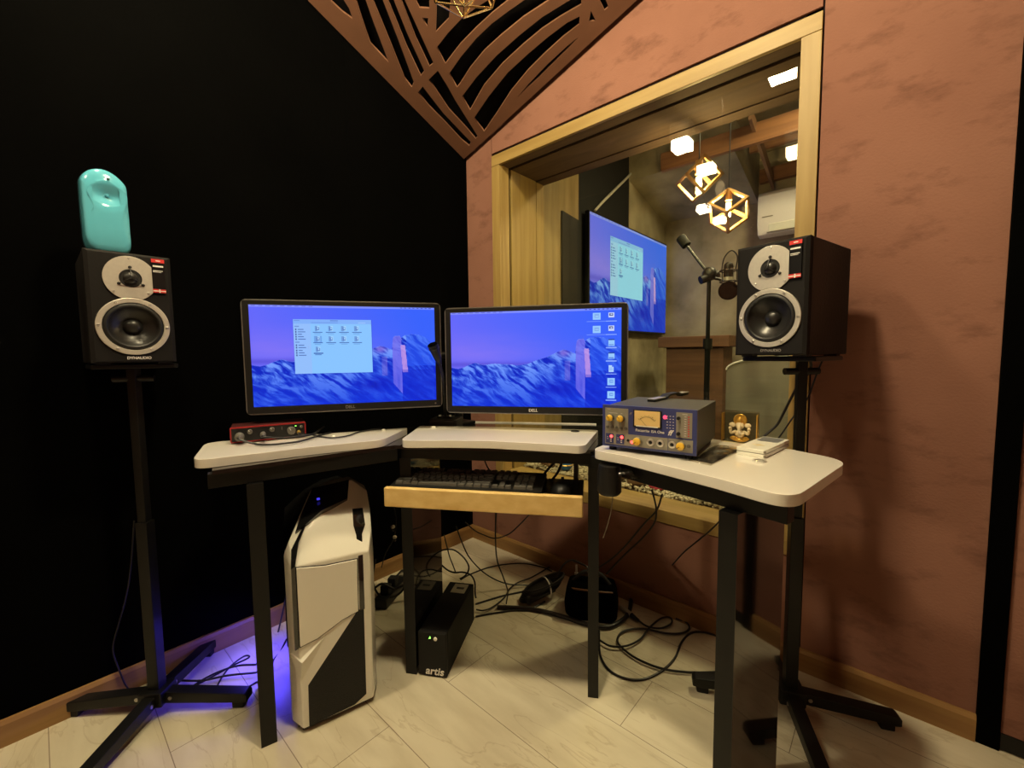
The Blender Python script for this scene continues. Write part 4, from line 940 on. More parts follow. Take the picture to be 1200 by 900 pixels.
# lit fan behind the left side grille, low and towards the back
fan = MB(PS @ Matrix.Translation((-.0262, .36, .12)) @ Matrix.Rotation(-PI/2, 4, 'Y')).lathe([(.058, -.002), (.058, .001), (.066, .001), (.066, -.002)], 32).build('fan_ring', 'led_blue', pc)
MB(PS @ Matrix.Translation((-.0265, .36, .12)) @ Matrix.Rotation(-PI/2, 4, 'Y')).lathe([(.078, -.002), (.078, .003), (.0665, .003), (.0665, -.002)], 32).build('fan_frame', 'black_plastic', pc)
for sgn, e_, y_ in ((-1, 2.6, .36),):
    l = bpy.data.lights.new('fan_glow', 'AREA'); l.shape = 'DISK'; l.size = .1; l.energy = e_*.42; l.color = (.10, .07, 1.)
    lo = bpy.data.objects.new('fan_glow', l); C.objects.link(lo); lo.matrix_world = PCM @ Matrix.Translation((-.075, y_, .13)) @ Matrix.Rotation(PI/2, 4, 'Y') @ Matrix.Rotation(math.radians(-60), 4, 'Y')

# ================================================================== UPS
UM = fr((.618, -.806, 0), (.862, .506, 0), (-.506, .862, 0))
ups = thing('power_backup_unit', 'black box shaped battery backup with a green light, on the floor under the middle top', 'battery backup', UM)
MB().box(0, .0935, .012, .295, .003, .142).build('case', mat('soft_black', (.005, .005, .005), .6, spec=.22), ups, bevel=.003)
fp_ = [(.0, .004), (.03, .001), (.065, .001), (.0935, .004), (.0925, .143), (.001, .143)]
MB().prism(fp_, -.002, .0118, 'xz').build('front_panel', mat('graphite_plastic', (.010, .0095, .009), .6, spec=.25), ups, bevel=.003)
MB(Matrix.Translation((.040, -.0021, .128)) @ XZ).prism([(-.0035, -.004), (.0035, -.002), (.001, .005)], 0, .001).build('status_light', 'led_green', ups)
MB(Matrix.Translation((.0585, -.0021, .126)) @ XZ).lathe([(.0058, 0), (.0058, .002), (.004, .003), (0, .0028)], 18).build('power_button', 'white_gloss', ups)
text('logo', 'artis', .034, Matrix.Translation((.055, -.0026, .02)) @ XZ @ Matrix(((1, .18, 0, 0), (0, 1, 0, 0), (0, 0, 1, 0), (0, 0, 0, 1))), ups, 'white_print', bold=.0006)
MB().box(.026, .078, .225, .285, .1422, .1428).build('label', 'grey_label', ups)
MB().box(.04, .068, .25, .262, .1429, .1432).build('label_print', 'black_plastic', ups)
for x in (.018, .075):
    for y in (.03, .27): MB().box(x-.01, x+.01, y-.012, y+.012, 0, .0029).build('foot', 'black_rubber', ups)

# ================================================================== AUDIO INTERFACE (red, on the left top)
pa, pb_ = atZ((270, 521), ZT), atZ((359, 512.3), ZT); ei = (pb_-pa); WI = ei.length; ei.normalize()
IM = fr(pa+Vector((0, 0, .0)), ei, (-ei.y, ei.x, 0)); HI = .0465
ai = thing('audio_interface', 'small red audio interface with plugged cables on the left desk top', 'audio interface', IM)
out = roundpoly([(0, .003, .004), (WI, .003, .004), (WI, HI, .004), (0, HI, .004)], 4)
MB().prism(out, .0, .007, 'xz').build('front_trim', 'red_case', ai, bevel=.0008)
MB().box(.001, WI-.001, .0071, .095, .004, HI-.001).build('case', mat('dark_red_case', (.05, .008, .008), .5), ai, bevel=.002)
MB().box(.0035, WI-.0035, -.0012, .0005, .0065, HI-.0035).build('front_panel', 'black_plastic', ai, bevel=.0005)
def kn(x, z, r, h, mt, name, par, ptr=True, y=-.0012):
    k = MB(Matrix.Translation((x, y, z)) @ XZ).lathe([(r, 0), (r*.94, h*.9), (r*.85, h), (0, h)], 28).build(name, mt, par)
    if ptr: MB(Matrix.Translation((x, y-h-.0001, z)) @ XZ @ Matrix.Rotation(.5, 4, 'Z')).box(-.0006, .0006, r*.2, r*.85, 0, .0004).build('pointer', 'white_print', k)
    return k
k_ = WI/.175
kn(.044*k_, .032, .0065, .011, 'knob_grey', 'gain_knob', ai); kn(.094*k_, .033, .0065, .011, 'knob_grey', 'gain_knob', ai)
kn(.139*k_, .025, .0115, .014, 'knob_grey', 'monitor_knob', ai); kn(.163*k_, .034, .0045, .009, 'knob_grey', 'headphone_knob', ai)
for x in (.021, .073): MB(Matrix.Translation((x*k_, -.0013, .021)) @ XZ).lathe([(.0125, 0), (.0125, .0015), (.0105, .002), (.0105, .0002), (0, .0002)], 26).build('input_socket', 'black_rubber', ai)
MB(Matrix.Translation((.150*k_, -.0013, .037)) @ XZ).box(-.002, .002, -.001, .001, 0, .0006).build('status_light', 'led_green', ai)
MB(Matrix.Translation((.117*k_, -.0013, .034)) @ XZ).box(-.0008, .0008, -.0045, .0045, 0, .0004).build('print_mark', 'grey_print', ai)
for x in (.02, WI-.02):
    for y in (.015, .08): MB().cyl((x, y, 0), (x, y, .0031), .006).build('foot', 'black_rubber', ai)
IMw = IM
def plugcable(label, x, z, r, L, mt, pts, cr):
    m = IMw @ Matrix.Translation((x, -.0035, z)) @ XZ
    o = thing('audio_cable', label, 'audio cable', m, None)
    MB().lathe([(0, 0), (r, 0), (r*1.05, L*.55), (r*.8, L*.65), (r*.7, L), (cr, L+.006), (0, L+.006)], 18).build('plug', mt, o)
    W = m.inverted(); s = m @ Vector((0, 0, L)); s2 = m @ Vector((0, 0, L+.02))
    MB(W).tube([s, s2]+pts, cr, 8, 7).build('cord', 'cable', o)
dz = lambda l, z: [atZ(p, ZT+z) for p in l]
plugcable('black audio cable with a large round plug in the left socket of the red interface', .021*k_, .021, .0115, .026, 'knob_grey', dz([(298, 520), (312, 521.3), (330, 520), (352, 517), (372, 511), (388, 507)], .006), .0028)
plugcable('black audio cable plugged into the second socket of the red interface', .073*k_, .022, .0075, .03, 'knob_grey', dz([(330, 513.5), (345, 512), (358, 510.5), (368, 508), (380, 500)], .014), .0026)
plugcable('cable with a small gold plug at the right end of the red interface', .157*k_, .019, .0052, .018, 'gold', dz([(366, 509.5), (378, 512), (391, 513), (408, 510.5), (420, 506.5), (436, 503.3), (447, 502.3)], .004), .0022)

# ================================================================== GOOSENECK TALKBACK MICROPHONE
GM = fr(cf(.063, -.212, .7327), eC, bC)
gm = thing('gooseneck_microphone', 'black gooseneck microphone on a square base between the two monitors', 'microphone', GM)
MB().prism(roundpoly([(-.052, -.005, .012), (.05, -.005, .012), (.05, .085, .012), (-.052, .085, .012)], 4), 0, .040).build('base', 'black_plastic', gm, bevel=.004, seg=3)
MB().box(-.028, .026, .02, .06, .0401, .047).build('base_collar', 'black_satin', gm, bevel=.003)
for x in (-.02, .018): MB().cyl((x, .03, .047), (x, .03, .052), .0045).build('button', 'chrome', gm)
Wg = GM.inverted(); g0 = GM @ Vector((0, .036, .047)); d0 = depth(g0)
dm = depth((.588, -.655, 1.))
neck = [g0, atD((521, 480), (d0+dm)/2+.01), atD((520.5, 462), dm+.012), atD((520, 447), dm-.008), atD((517.5, 434), dm-.04), atD((514.5, 424), dm-.06)]
MB(Wg).tube(neck, .0042, 10, 6).build('neck', 'black_satin', gm)
t1 = atD((507, 404), dm-.09); dv = (t1-neck[-1])
MB(Wg).tube([neck[-1]-dv*.15, neck[-1]+dv*.2], [.0055, .011], 16, 0).cyl(neck[-1]+dv*.2, t1, .011, .0165, 22).build('capsule', 'black_satin', gm, bevel=.0008)
MB(Wg).cyl(t1+dv*.001, t1+dv*.04, .0155, .0145, 22).build('grille', 'black_fabric', gm)
MB(Wg).cyl(t1-dv*.24, t1-dv*.18, .0163, .0169, 22).build('ring', 'cone', gm)

# ================================================================== PREAMPLIFIER ON THE RIGHT TOP
pa, pb_ = atZ((706, 521.5), ZT+.011), atZ((813.5, 534.8), ZT+.011); e_ = pb_-pa; WP = e_.length; e_.normalize(); WP = .2225
HM = fr((pa.x, pa.y, ZT), (.9925, .122, 0), (-.122, .9925, 0)); HP = .104
pre = thing('preamplifier', 'blue and grey microphone preamplifier with a lit meter on the right desk top', 'preamplifier', HM)
MB().box(.004, WP-.004, .006, .25, .011, .011+HP-.004).build('case', 'case_grey', pre, bevel=.002)
MB().box(0, WP, -.001, .0058, .0105, .0105+HP).build('faceplate', 'blue_face', pre, bevel=.0015)
z0 = .0105
def pan(x0_, x1_, za_, zb_, name='panel', mt='grey_panel', y=-.002): return MB().box(x0_*WP, x1_*WP, y, -.0011, z0+za_*HP, z0+zb_*HP).build(name, mt, pre, bevel=.0004)
pan(.035, .30, .40, .93); pan(.035, .72, .06, .335); pan(.725, .965, .06, .335); pan(.80, .955, .37, .93)
pan(.035, .30, .335, .40)
for x in (.105, .225):
    k = kn(x*WP, z0+.70*HP, .0085, .010, 'knob_grey', 'knob', pre, False, -.002); MB(Matrix.Translation((x*WP, -.0121, z0+.70*HP)) @ XZ).lathe([(.0082, 0), (.0075, .004), (.0062, .005), (0, .005)], 24).build('knob_cap', 'yellow_cap', k); MB(Matrix.Translation((x*WP, -.0172, z0+.70*HP)) @ XZ @ Matrix.Rotation(.7, 4, 'Z')).box(-.0005, .0005, .001, .0075, 0, .0004).build('pointer', 'black_plastic', k)
for x in (.41, .855):
    k = kn(x*WP, z0+.205*HP, .0095, .010, 'grey_panel', 'knob', pre, False, -.002); MB(Matrix.Translation((x*WP, -.0121, z0+.205*HP)) @ XZ).lathe([(.0092, 0), (.0085, .004), (.007, .005), (0, .005)], 24).build('knob_cap', 'yellow_cap', k); MB(Matrix.Translation((x*WP, -.0172, z0+.205*HP)) @ XZ @ Matrix.Rotation(2.2, 4, 'Z')).box(-.0005, .0005, .001, .0085, 0, .0004).build('pointer', 'black_plastic', k)
for i in range(5): kn((.065+.052*i)*WP, z0+.47*HP, .0035, .003, 'knob_grey', 'push_button', pre, False, -.002)
kn(.925*WP, z0+.21*HP, .0042, .003, 'knob_grey', 'push_button', pre, False, -.002)
for x0_, x1_ in ((.045, .135), (.165, .255)):
    pan(x0_, x1_, .085, .315, 'switch_field', 'blue_face', -.0026)
    MB(Matrix.Translation(((x1_-.025)*WP, -.0027, z0+.25*HP)) @ XZ).lathe([(.0038, 0), (.003, .002), (0, .0025)], 14).build('status_light', 'led_red', pre)
    b = MB(); 
    for z in (.12, .165): b.box((x0_+.05)*WP, (x0_+.07)*WP, -.003, -.0027, z0+z*HP, z0+(z+.02)*HP); b.box((x0_+.015)*WP, (x0_+.03)*WP, -.003, -.0027, z0+(z+.06)*HP, z0+(z+.07)*HP)
    b.build('print_marks', 'white_print', pre)
MB(Matrix.Translation((.345*WP, -.0021, z0+.16*HP)) @ XZ).lathe([(.0038, 0), (.003, .002), (0, .0025)], 14).build('status_light', 'led_red', pre)
MB(Matrix.Translation((.30*WP, -.0021, z0+.19*HP)) @ XZ).lathe([(.0035, 0), (.003, .002), (0, .0022)], 14).build('switch_button', 'black_plastic', pre)
for x in (.545, .645, .765):
    j = MB(Matrix.Translation((x*WP, -.0021, z0+.205*HP)) @ XZ).lathe([(.0085, 0), (.0085, .0025), (.006, .003), (.0045, .003), (.0045, .0002), (0, .0002)], 24).build('jack_socket', 'chrome', pre)
    MB(Matrix.Translation((x*WP, -.0025, z0+.205*HP)) @ XZ).lathe([(.0044, 0), (.0044, .0006), (0, .0006)], 16).build('socket_hole', 'black_rubber', j)
pan(.355, .655, .53, .93, 'meter_frame', 'black_plastic', -.003)
mt_ = pan(.37, .64, .56, .91, 'meter_dial', 'cream_dial', -.0036)
b = MB(Matrix.Translation((.505*WP, -.0039, z0+.56*HP)) @ XZ)
for i in range(11):
    a = math.radians(140-10*i); b.box(.0225, .0252 if i % 2 else .027, -.0003, .0003, 0, .0002, Matrix.Rotation(a, 4, 'Z'))
b.tube([(.0222*math.cos(math.radians(a)), .0222*math.sin(math.radians(a)), .0001) for a in range(40, 141, 10)], .0003, 4, 2)
b.box(0, .024, -.00025, .00025, 0, .0002, Matrix.Rotation(math.radians(133), 4, 'Z'))
b.build('meter_scale', 'black_plastic', mt_)
b = MB(Matrix.Translation((.505*WP, -.0039, z0+.56*HP)) @ XZ); b.box(-.026, .026, -.0015, .0008, .0003, .0006); b.build('meter_foot', 'white_print', mt_)
text('lettering', 'Focusrite', .0088, Matrix.Translation((.455*WP, -.0014, z0+.452*HP)) @ XZ, pre, 'white_print', bold=.0001)
text('lettering', 'ISA One', .0088, Matrix.Translation((.615*WP, -.0014, z0+.452*HP)) @ XZ, pre, 'white_print', bold=.0001)
IT = Matrix(((1, .35, 0, 0), (0, 1, 0, 0), (0, 0, 1, 0), (0, 0, 0, 1)))
text('emblem', 'ff', .017, Matrix.Translation((.745*WP, -.0014, z0+.455*HP)) @ XZ @ IT, pre, 'white_print', bold=.0005)
text('emblem', 'ff', .0095, Matrix.Translation((.325*WP, -.0014, z0+.82*HP)) @ XZ @ IT, pre, 'grey_panel')
b = MB(Matrix.Translation((0, -.0014, 0)))
for i in range(5):
    for j in range(3): b.box((.705+.03*j)*WP, (.718+.03*j)*WP, -.0003, 0, z0+(.56+.066*i)*HP, z0+(.572+.066*i)*HP)
b.build('print_dots', 'white_print', pre)
MB(Matrix.Translation((.69*WP, -.0021, z0+.80*HP)) @ XZ).lathe([(.0046, 0), (.004, .0015), (0, .002)], 16).build('peak_light', mat('pink_led', (.6, .05, .1), .3, emit=(1., .06, .14), estr=1.6), pre)
for z in (.80, .46): kn(.825*WP, z0+z*HP, .0042, .006, 'black_plastic', 'push_button', pre, False, -.002)
b = MB(Matrix.Translation((0, -.0024, 0)))
for i in range(9): b.box(.915*WP, .93*WP, 0, .0004, z0+(.41+.052*i)*HP, z0+(.435+.052*i)*HP)
b.build('level_lights', 'red', pre)
b = MB(Matrix.Translation((0, -.0024, 0)))
for i in range(9): b.box(.88*WP, .90*WP, 0, .0004, z0+(.42+.052*i)*HP, z0+(.428+.052*i)*HP)
b.box(.06*WP, .10*WP, 0, .0004, z0+.90*HP, z0+.905*HP); b.box(.08*WP, .18*WP, 0, .0004, z0+.81*HP, z0+.815*HP); b.box(.215*WP, .235*WP, 0, .0004, z0+.81*HP, z0+.815*HP); b.box(.86*WP, .91*WP, 0, .0004, z0+.885*HP, z0+.893*HP)
b.build('print_marks', 'white_print', pre)
for x in (.02, WP-.02):
    for y in (.02, .23): MB().cyl((x, y, 0), (x, y, .0108), .009).build('foot', 'black_rubber', pre)
# black arched clip lying on the preamplifier
ct_ = ZT+.011+HP-.004
c0, c1 = atZ((763, 471), ct_), atZ((803, 462.5), ct_); ec = c1-c0; LC_ = ec.length; ec.normalize()
cl = thing('belt_clip', 'black arched clip with two silver ends lying on top of the preamplifier', 'clip', fr((c0.x, c0.y, ct_), ec, (-ec.y, ec.x, 0)))
pr = [(0, .0005), (LC_*.3, .0005), (LC_*.45, .009), (LC_*.68, .010), (LC_*.8, .003), (LC_, .003), (LC_, .0065), (LC_*.8, .0075), (LC_*.68, .0145), (LC_*.42, .0135), (LC_*.3, .006), (0, .006)]
MB().prism(pr, -.011, .011, 'xz').build('strap', 'black_satin', cl, bevel=.0008)
MB().box(.001, LC_*.29, -.0105, .0105, .0062, .0082).build('end_plate', 'chrome', cl, bevel=.0006)
MB().box(LC_*.8, LC_+.001, -.0105, .0105, .0078, .0098).build('end_plate', 'chrome', cl, bevel=.0006)
MB().box(LC_*.8, LC_, -.008, .008, .0, .0029).build('hinge_foot', 'black_satin', cl)

# ================================================================== SMALL THINGS ON THE RIGHT TOP
bv = atZ((866.5, 518.5), ZT); dB = depth(bv)
toc = Vector((CAM[0]-bv.x, CAM[1]-bv.y, 0)).normalized(); exb = Vector((-toc.y, toc.x, 0))
exb = (Matrix.Rotation(math.radians(-9), 3, 'Z') @ exb)
BM_ = fr((bv.x, bv.y, ZT), exb, Vector((-exb.y, exb.x, 0)))
WB = 39*dB/FPX*.97; HB = 36.5*dB/FPX
blk = thing('acrylic_block', 'clear acrylic block with a small gold and white elephant-headed figurine inside', 'paperweight', BM_)
def gold_edges():
    b = MB(); h = WB/2
    return b
MB().box(-WB/2, WB/2, -.016, .016, .0005, HB).build('block', 'acrylic', blk, bevel=.0012)
for x in (-WB/2+.0022, WB/2-.0022): MB().box(x-.0014, x+.0014, -.013, .013, .004, HB-.006).build('painted_edge_glow', 'gold', blk)  # gold strips paint the yellow glow along the block's edges
fg = HB*.06
f_ = MB(); k = HB
f_.ball((0, 0, k*.28), k*.13, 16, (1.1, .55, 1.0)).ball((0, -.001, k*.55), k*.125, 16, (1, .6, 1.0))
f_.build('figure_body', 'ivory', blk)
f_ = MB()
for s in (-1, 1):
    f_.ball((s*k*.22, .002, k*.555), k*.10, 12, (1.0, .25, .8))
f_.build('ears', 'ivory', blk)
MB().tube([(0, -.006, k*.55), (0, -.0105, k*.46), (k*.02, -.0125, k*.37), (k*.09, -.0125, k*.31), (k*.15, -.012, k*.35), (k*.13, -.012, k*.40)], [k*.062, k*.026], 10, 5).build('trunk', 'ivory', blk)
f_ = MB()
for s in (-1, 1):
    f_.tube([(s*k*.10, 0, k*.36), (s*k*.24, -.003, k*.30), (s*k*.26, -.005, k*.42)], [k*.05, k*.04], 8, 4).ball((s*k*.27, -.004, k*.45), k*.055, 10)
f_.build('arms', 'ivory', blk)
MB(Matrix.Translation((0, .004, k*.72)) @ XZ).lathe([(0, .0035), (k*.05, .004), (k*.12, .002), (k*.185, .003), (k*.20, 0), (k*.185, -.003), (0, -.003)], 24).build('crown_disc', 'gold', blk)
MB().lathe([(k*.1, k*.62), (k*.085, k*.70), (k*.05, k*.79), (0, k*.84)], 18, Matrix.Diagonal((1, .6, 1, 1))).build('crown', 'gold', blk)
f_ = MB()
for s in (-1, 1): f_.ball((s*k*.16, -.003, k*.14), k*.09, 12, (1.3, .7, .75))
f_.ball((0, 0, k*.09), k*.13, 14, (1.8, .7, .5)); f_.build('legs_cloth', 'gold', blk)
# two slim white cases
q0, q1, q2 = atZ((896.5, 537.5), ZT), atZ((870.7, 530), ZT), atZ((925, 523.5), ZT)
ex_ = (q1-q0); W1 = ex_.length; ex_.normalize(); W2 = (q2-q0).length
L1_ = (q2-q0).normalized(); cb = fr((q0.x, q0.y, ZT), L1_, (-L1_.y, L1_.x, 0))
W1 = min(W1, .062)
def slim(label, z, h, top):
    o = thing('white_case', label, 'case', cb @ xf((0, 0, z)), 'slim white cases')
    MB().prism(roundpoly([(0, 0, .004), (W2, 0, .004), (W2, W1, .004), (0, W1, .004)], 4), 0, h).build('shell', 'white_gloss', o, bevel=.0012)
    MB().prism(roundpoly([(.0006, .0006, .004), (W2-.0006, .0006, .004), (W2-.0006, W1-.0006, .004), (.0006, W1-.0006, .004)], 4), h+.00001, h+.0012).build('lid_seam', 'grey_label', o) if not top else None
    MB().box(-.0004, .004, -.0004, .0035, .0015, h-.0015).build('hinge_clip', 'grey_label', o)
    if top:
        MB().prism(roundpoly([(W2*.62, W1*.12, .003), (W2*.95, W1*.12, .003), (W2*.95, W1*.88, .003), (W2*.62, W1*.88, .003)], 3), h+.0001, h+.0005).build('window_print', mat('blue_grey_print', (.14, .15, .17), .3), o)
        MB().prism([(W2*.3+.014*math.cos(t)*(.75+.25*math.cos(4*t)), W1*.5+.014*math.sin(t)*(.75+.25*math.cos(4*t))) for t in [2*PI*i/32 for i in range(32)]], h+.0001, h+.0005).build('emblem', mat('pale_gold_print', (.6, .52, .33), .4), o)
    return o
slim('slim white case at the bottom of the pair beside the right speaker stand', 0, .0082, False)
slim('slim white case with a grey print, on top of the other white case', .0096, .0088, True)
cv = atZ((890, 540.5), ZT)
rg2 = thing('metal_ring', 'small silver metal disc lying in front of the white cases', 'disc', xf((cv.x, cv.y, ZT)))
MB().lathe([(.008, 0), (.0135, 0), (.0138, .002), (.012, .0032), (.0085, .003), (.008, 0)], 30).build('rim', 'chrome', rg2)
MB().lathe([(.0078, .0004), (.0078, .0014), (0, .002)], 24).build('centre', 'silver', rg2)
# pouch
pq = [atZ(p, ZT) for p in ((806, 540), (840, 521.5), (873, 526.5), (833, 546))]
pm = sum(pq, Vector())/4
po = thing('plastic_pouch', 'clear plastic pouch with a dark flat thing inside, in front of the acrylic block', 'pouch', xf((pm.x, pm.y, ZT)))
def grid_sheet(c, n, k, zf):
    b = MB(); rows = []
    for i in range(n+1):
        rows.append([])
        for j in range(n+1):
            s, t = i/n, j/n; p = (c[0]*(1-s)*(1-t)+c[1]*s*(1-t)+c[2]*s*t+c[3]*(1-s)*t)-pm; p = Vector((p.x*k, p.y*k, zf(s, t))); rows[-1].append(b.V(p))
    for i in range(n):
        for j in range(n): b.F([rows[i][j], rows[i+1][j], rows[i+1][j+1], rows[i][j+1]])
    lo = [[b.V((v.co.x, v.co.y, .0004)) for v in r] for r in rows]
    for i in range(n):
        for j in range(n): b.F([lo[i][j+1], lo[i+1][j+1], lo[i+1][j], lo[i][j]])
    rim_ = [(i, 0) for i in range(n)]+[(n, j) for j in range(n)]+[(n-i, n) for i in range(n)]+[(0, n-j) for j in range(n)]
    for (a, c_), (d, e) in zip(rim_, rim_[1:]+rim_[:1]): b.F([rows[a][c_], rows[d][e], lo[d][e], lo[a][c_]])
    return b
bump_ = lambda s, t: math.sin(PI*s)**.6*math.sin(PI*t)**.6
grid_sheet(pq, 14, .84, lambda s, t: .001+.008*bump_(s, t)+.0012*math.sin(s*21+t*9)).build('contents', 'pouch_dark', po, ang=80)
grid_sheet(pq, 16, 1.0, lambda s, t: .0012+.0105*bump_(s, t)+.0012*math.sin(s*17-t*13)).build('film', 'film', po, ang=80)
# crumpled film hanging under the right top with its string
fv = atD((733, 556), 1.04)
lump('clear_wrap', fv, (.045, .02, .014), 'film', 'crumpled clear plastic wrap stuck under the left end of the right desk top', 'plastic wrap', 12, .5)
cable('thin pale string hanging from the plastic wrap under the right desk top', hang([(722, 556), (721, 568), (718, 583), (716, 600), (711, 618), (707, 630)], 1.05, 1.1), .0011, None, 'grey_label', 'string', 'string', 6)

# ================================================================== CABLES AND CLUTTER ON THE FLOOR
def z4(l): return [(540+x/3.75, 590+y/3.75) for x, y in l]
def z3(l): return [(430+x/6.43, 620+y/6.43) for x, y in l]
def z0_(l): return [(x/3.53, 650+y/3.53) for x, y in l]
G = 'loose black cables on the floor'
def fc(label, px, r=.0035, zz=None): return cable(label, floorpts(px, (zz or r)), r, G)
fc('black cable making the widest loop on the floor between the two right desk legs', z4([(608, 560), (612, 660), (650, 730), (720, 768), (800, 773), (880, 738), (940, 680), (970, 610), (1010, 570), (1060, 565), (1115, 578), (1180, 600)]), .0036)
fc('black cable curling in a figure of eight right of the middle desk leg', z4([(1180, 738), (1110, 742), (1000, 742), (880, 725), (770, 680), (700, 625), (690, 590), (720, 560), (800, 550), (900, 570), (970, 570), (1004, 550), (990, 522), (945, 506)]), .0036, .0075)
xl = [atZ(p, .011) for p in z4([(700, 452), (782, 515)])]
xd = (xl[1]-xl[0]).normalized()
xc = thing('microphone_cable', 'black microphone cable with a silver connector on the floor behind the right desk top', 'cable', xf(xl[0]))
Wx = inv(xc)
MB(Wx).cyl(xl[0], xl[0]+(xl[1]-xl[0])*.62, .0095, n=22).build('connector', 'silver', xc, bevel=.001)
MB(Wx).cyl(xl[0]+(xl[1]-xl[0])*.62, xl[1], .0088, .005, 18).build('strain_boot', 'black_rubber', xc)
MB(Wx).tube([xl[1]-xd*.01]+floorpts(z4([(820, 540), (880, 548), (925, 527), (920, 502), (880, 505), (830, 545), (790, 595), (730, 625), (660, 627), (612, 602)]), .0112), .0034, 8, 7).build('cord', 'cable', xc)
fc('thick black strap-like cable running across the floor past the black bag', z4([(160, 455), (300, 462), (420, 488), (550, 530), (640, 545), (700, 520), (738, 480), (750, 415)]), .008)
fc('black cable arching across the floor behind the battery backup', z4([(0, 335), (40, 312), (120, 282), (200, 267), (280, 264), (360, 280), (400, 298)]), .003)
fc('black cable running straight from the battery backup to the coiled adapter', z4([(65, 442), (120, 425), (180, 407), (240, 394), (305, 380)]), .0035)
fc('black cable weaving over the others towards the window wall', z4([(68, 466), (100, 470), (140, 455), (190, 415), (215, 375), (250, 348), (310, 325), (380, 285), (420, 262)]), .003, .009)
fc('black cable along the floor in front of the strap-like cable', z4([(65, 497), (110, 488), (160, 480), (230, 470), (300, 468), (340, 447), (370, 430)]), .0035)
GH = 'cables hanging behind the desk'
def hc(label, px, d0, d1, r=.0028): return cable(label, hang(px, d0, d1), r, GH)
fl = lambda p: depth(atZ(p, .004))
p_ = z4([(155, 30), (152, 150), (160, 250), (185, 320), (206, 385), (200, 440)]); hc('black cable dropping straight from the keyboard tray to the floor', p_, 1.55, fl(p_[-1]))
p_ = z4([(-20, 100), (5, 170), (40, 240), (110, 310), (200, 352), (310, 360)]); hc('black cable falling in a curve from the desk rear to the coiled adapter', p_, 1.72, fl(p_[-1]))
p_ = z4([(20, 82), (60, 118), (100, 138), (150, 153), (210, 135), (260, 92), (300, 50)]); hc('thin cable sagging below the wooden tray in front of the room corner', p_, 1.62, 1.5, .0022)
p_ = z4([(885, -40), (860, 30), (800, 95), (720, 190), (660, 245), (600, 285)]); hc('left one of two crossing cables below the right desk top', p_, 1.25, 1.55)
p_ = z4([(840, -60), (858, 20), (850, 85), (800, 150), (720, 225), (640, 310)]); hc('right one of two crossing cables below the right desk top', p_, 1.22, 1.50)
p_ = z4([(1180, 40), (1130, 85), (1090, 125), (1040, 165), (980, 215), (930, 270)]); hc('thin cable slanting from behind the front right desk leg to the wall', p_, 1.15, 1.6, .0024)
p_ = [(628, 515), (640, 535), (631, 548), (628, 565), (640, 575)]; 
p_ = [(663, 525), (655, 536), (644, 548), (634, 560), (627, 570)]; hc('left black cable crossing the gap below the middle top before the window', p_, 1.33, 1.30, .004)
p_ = [(663.5, 525), (661, 535), (657, 546), (652, 556), (640, 570)]; hc('right black cable crossing the gap below the middle top before the window', p_, 1.34, 1.31, .004)
p_ = [(565, 530), (570, 545), (577, 556), (586, 568)]; hc('thin cable in front of the brown strip of wall left of the window', p_, 1.42, 1.4, .0022)
p_ = z3([(580, 40), (600, 120), (622, 205), (645, 265), (668, 325)]); hc('thin cable dropping to the top of the battery backup', p_, 1.7, 1.62, .0024)
p_ = z3([(560, 160), (620, 152), (670, 165), (730, 215), (766, 275), (762, 320), (735, 355), (700, 375)]); hc('black cable looping up behind the battery backup', p_, 1.66, 1.58, .003)
p_ = z3([(560, 270), (610, 310), (660, 328), (720, 325), (780, 345), (812, 400), (815, 480), (822, 520)]); hc('black cable wrapped round the rear of the battery backup', p_, 1.64, 1.56, .003)
# left stand cables
fc('black cable crossing behind the left speaker stand along the wall', z0_([(440, 480), (450, 495), (520, 507), (610, 514), (700, 517), (830, 521), (940, 500), (1060, 488)]), .003, .012)
fc('black cable lying in an open coil beside the front left desk leg', z0_([(740, 580), (800, 545), (850, 520), (960, 460), (1030, 425), (1010, 420), (950, 465), (905, 530), (905, 560), (950, 572), (1010, 555), (1065, 525)]), .0026)
fc('thin cable arcing on the floor left of the front left desk leg', z0_([(780, 555), (850, 510), (920, 478), (990, 458), (1060, 455)]), .0026)
p_ = z0_([(555, -140), (540, 60), (520, 180), (490, 290), (467, 390), (490, 470), (525, 548), (570, 580), (630, 588)]); hc('thin signal cable hanging beside the left speaker stand', p_, 1.24, fl(p_[-1]), .0022)
p_ = z0_([(400, -700), (440, -450), (470, -150), (440, 90), (480, 230), (478, 310), (450, 430), (438, 480)]); hc('thin power cable hanging down the black wall behind the left speaker stand', p_, 1.3, 1.38, .0022)
p_ = z0_([(1182, 180), (1160, 280), (1142, 360), (1135, 440)]); hc('cable hanging between the front left desk leg and the white tower', p_, 1.5, 1.6, .003)
p_ = z0_([(1185, 350), (1160, 400), (1130, 440), (1128, 480)]); hc('short cable bending onto the blue lit floor left of the white tower', p_, 1.5, fl(p_[-1]), .003)
# right speaker cables
def z6(l): return [(860+x/5.63, 400+y/5.63) for x, y in l]
p_ = z6([(500, 70), (503, 115), (508, 175), (470, 240), (420, 300), (375, 380), (330, 470), (285, 550), (225, 605), (165, 655)]); hc('thick black cable from the right speaker running down behind its stand pole', p_, 1.17, 1.27, .0035)
p_ = z6([(612, 62), (585, 125), (550, 205), (520, 290), (490, 370), (440, 440), (380, 515), (330, 590), (285, 650)]); hc('thin black cable from the right speaker crossing the window frame', p_, 1.17, 1.24, .0022)
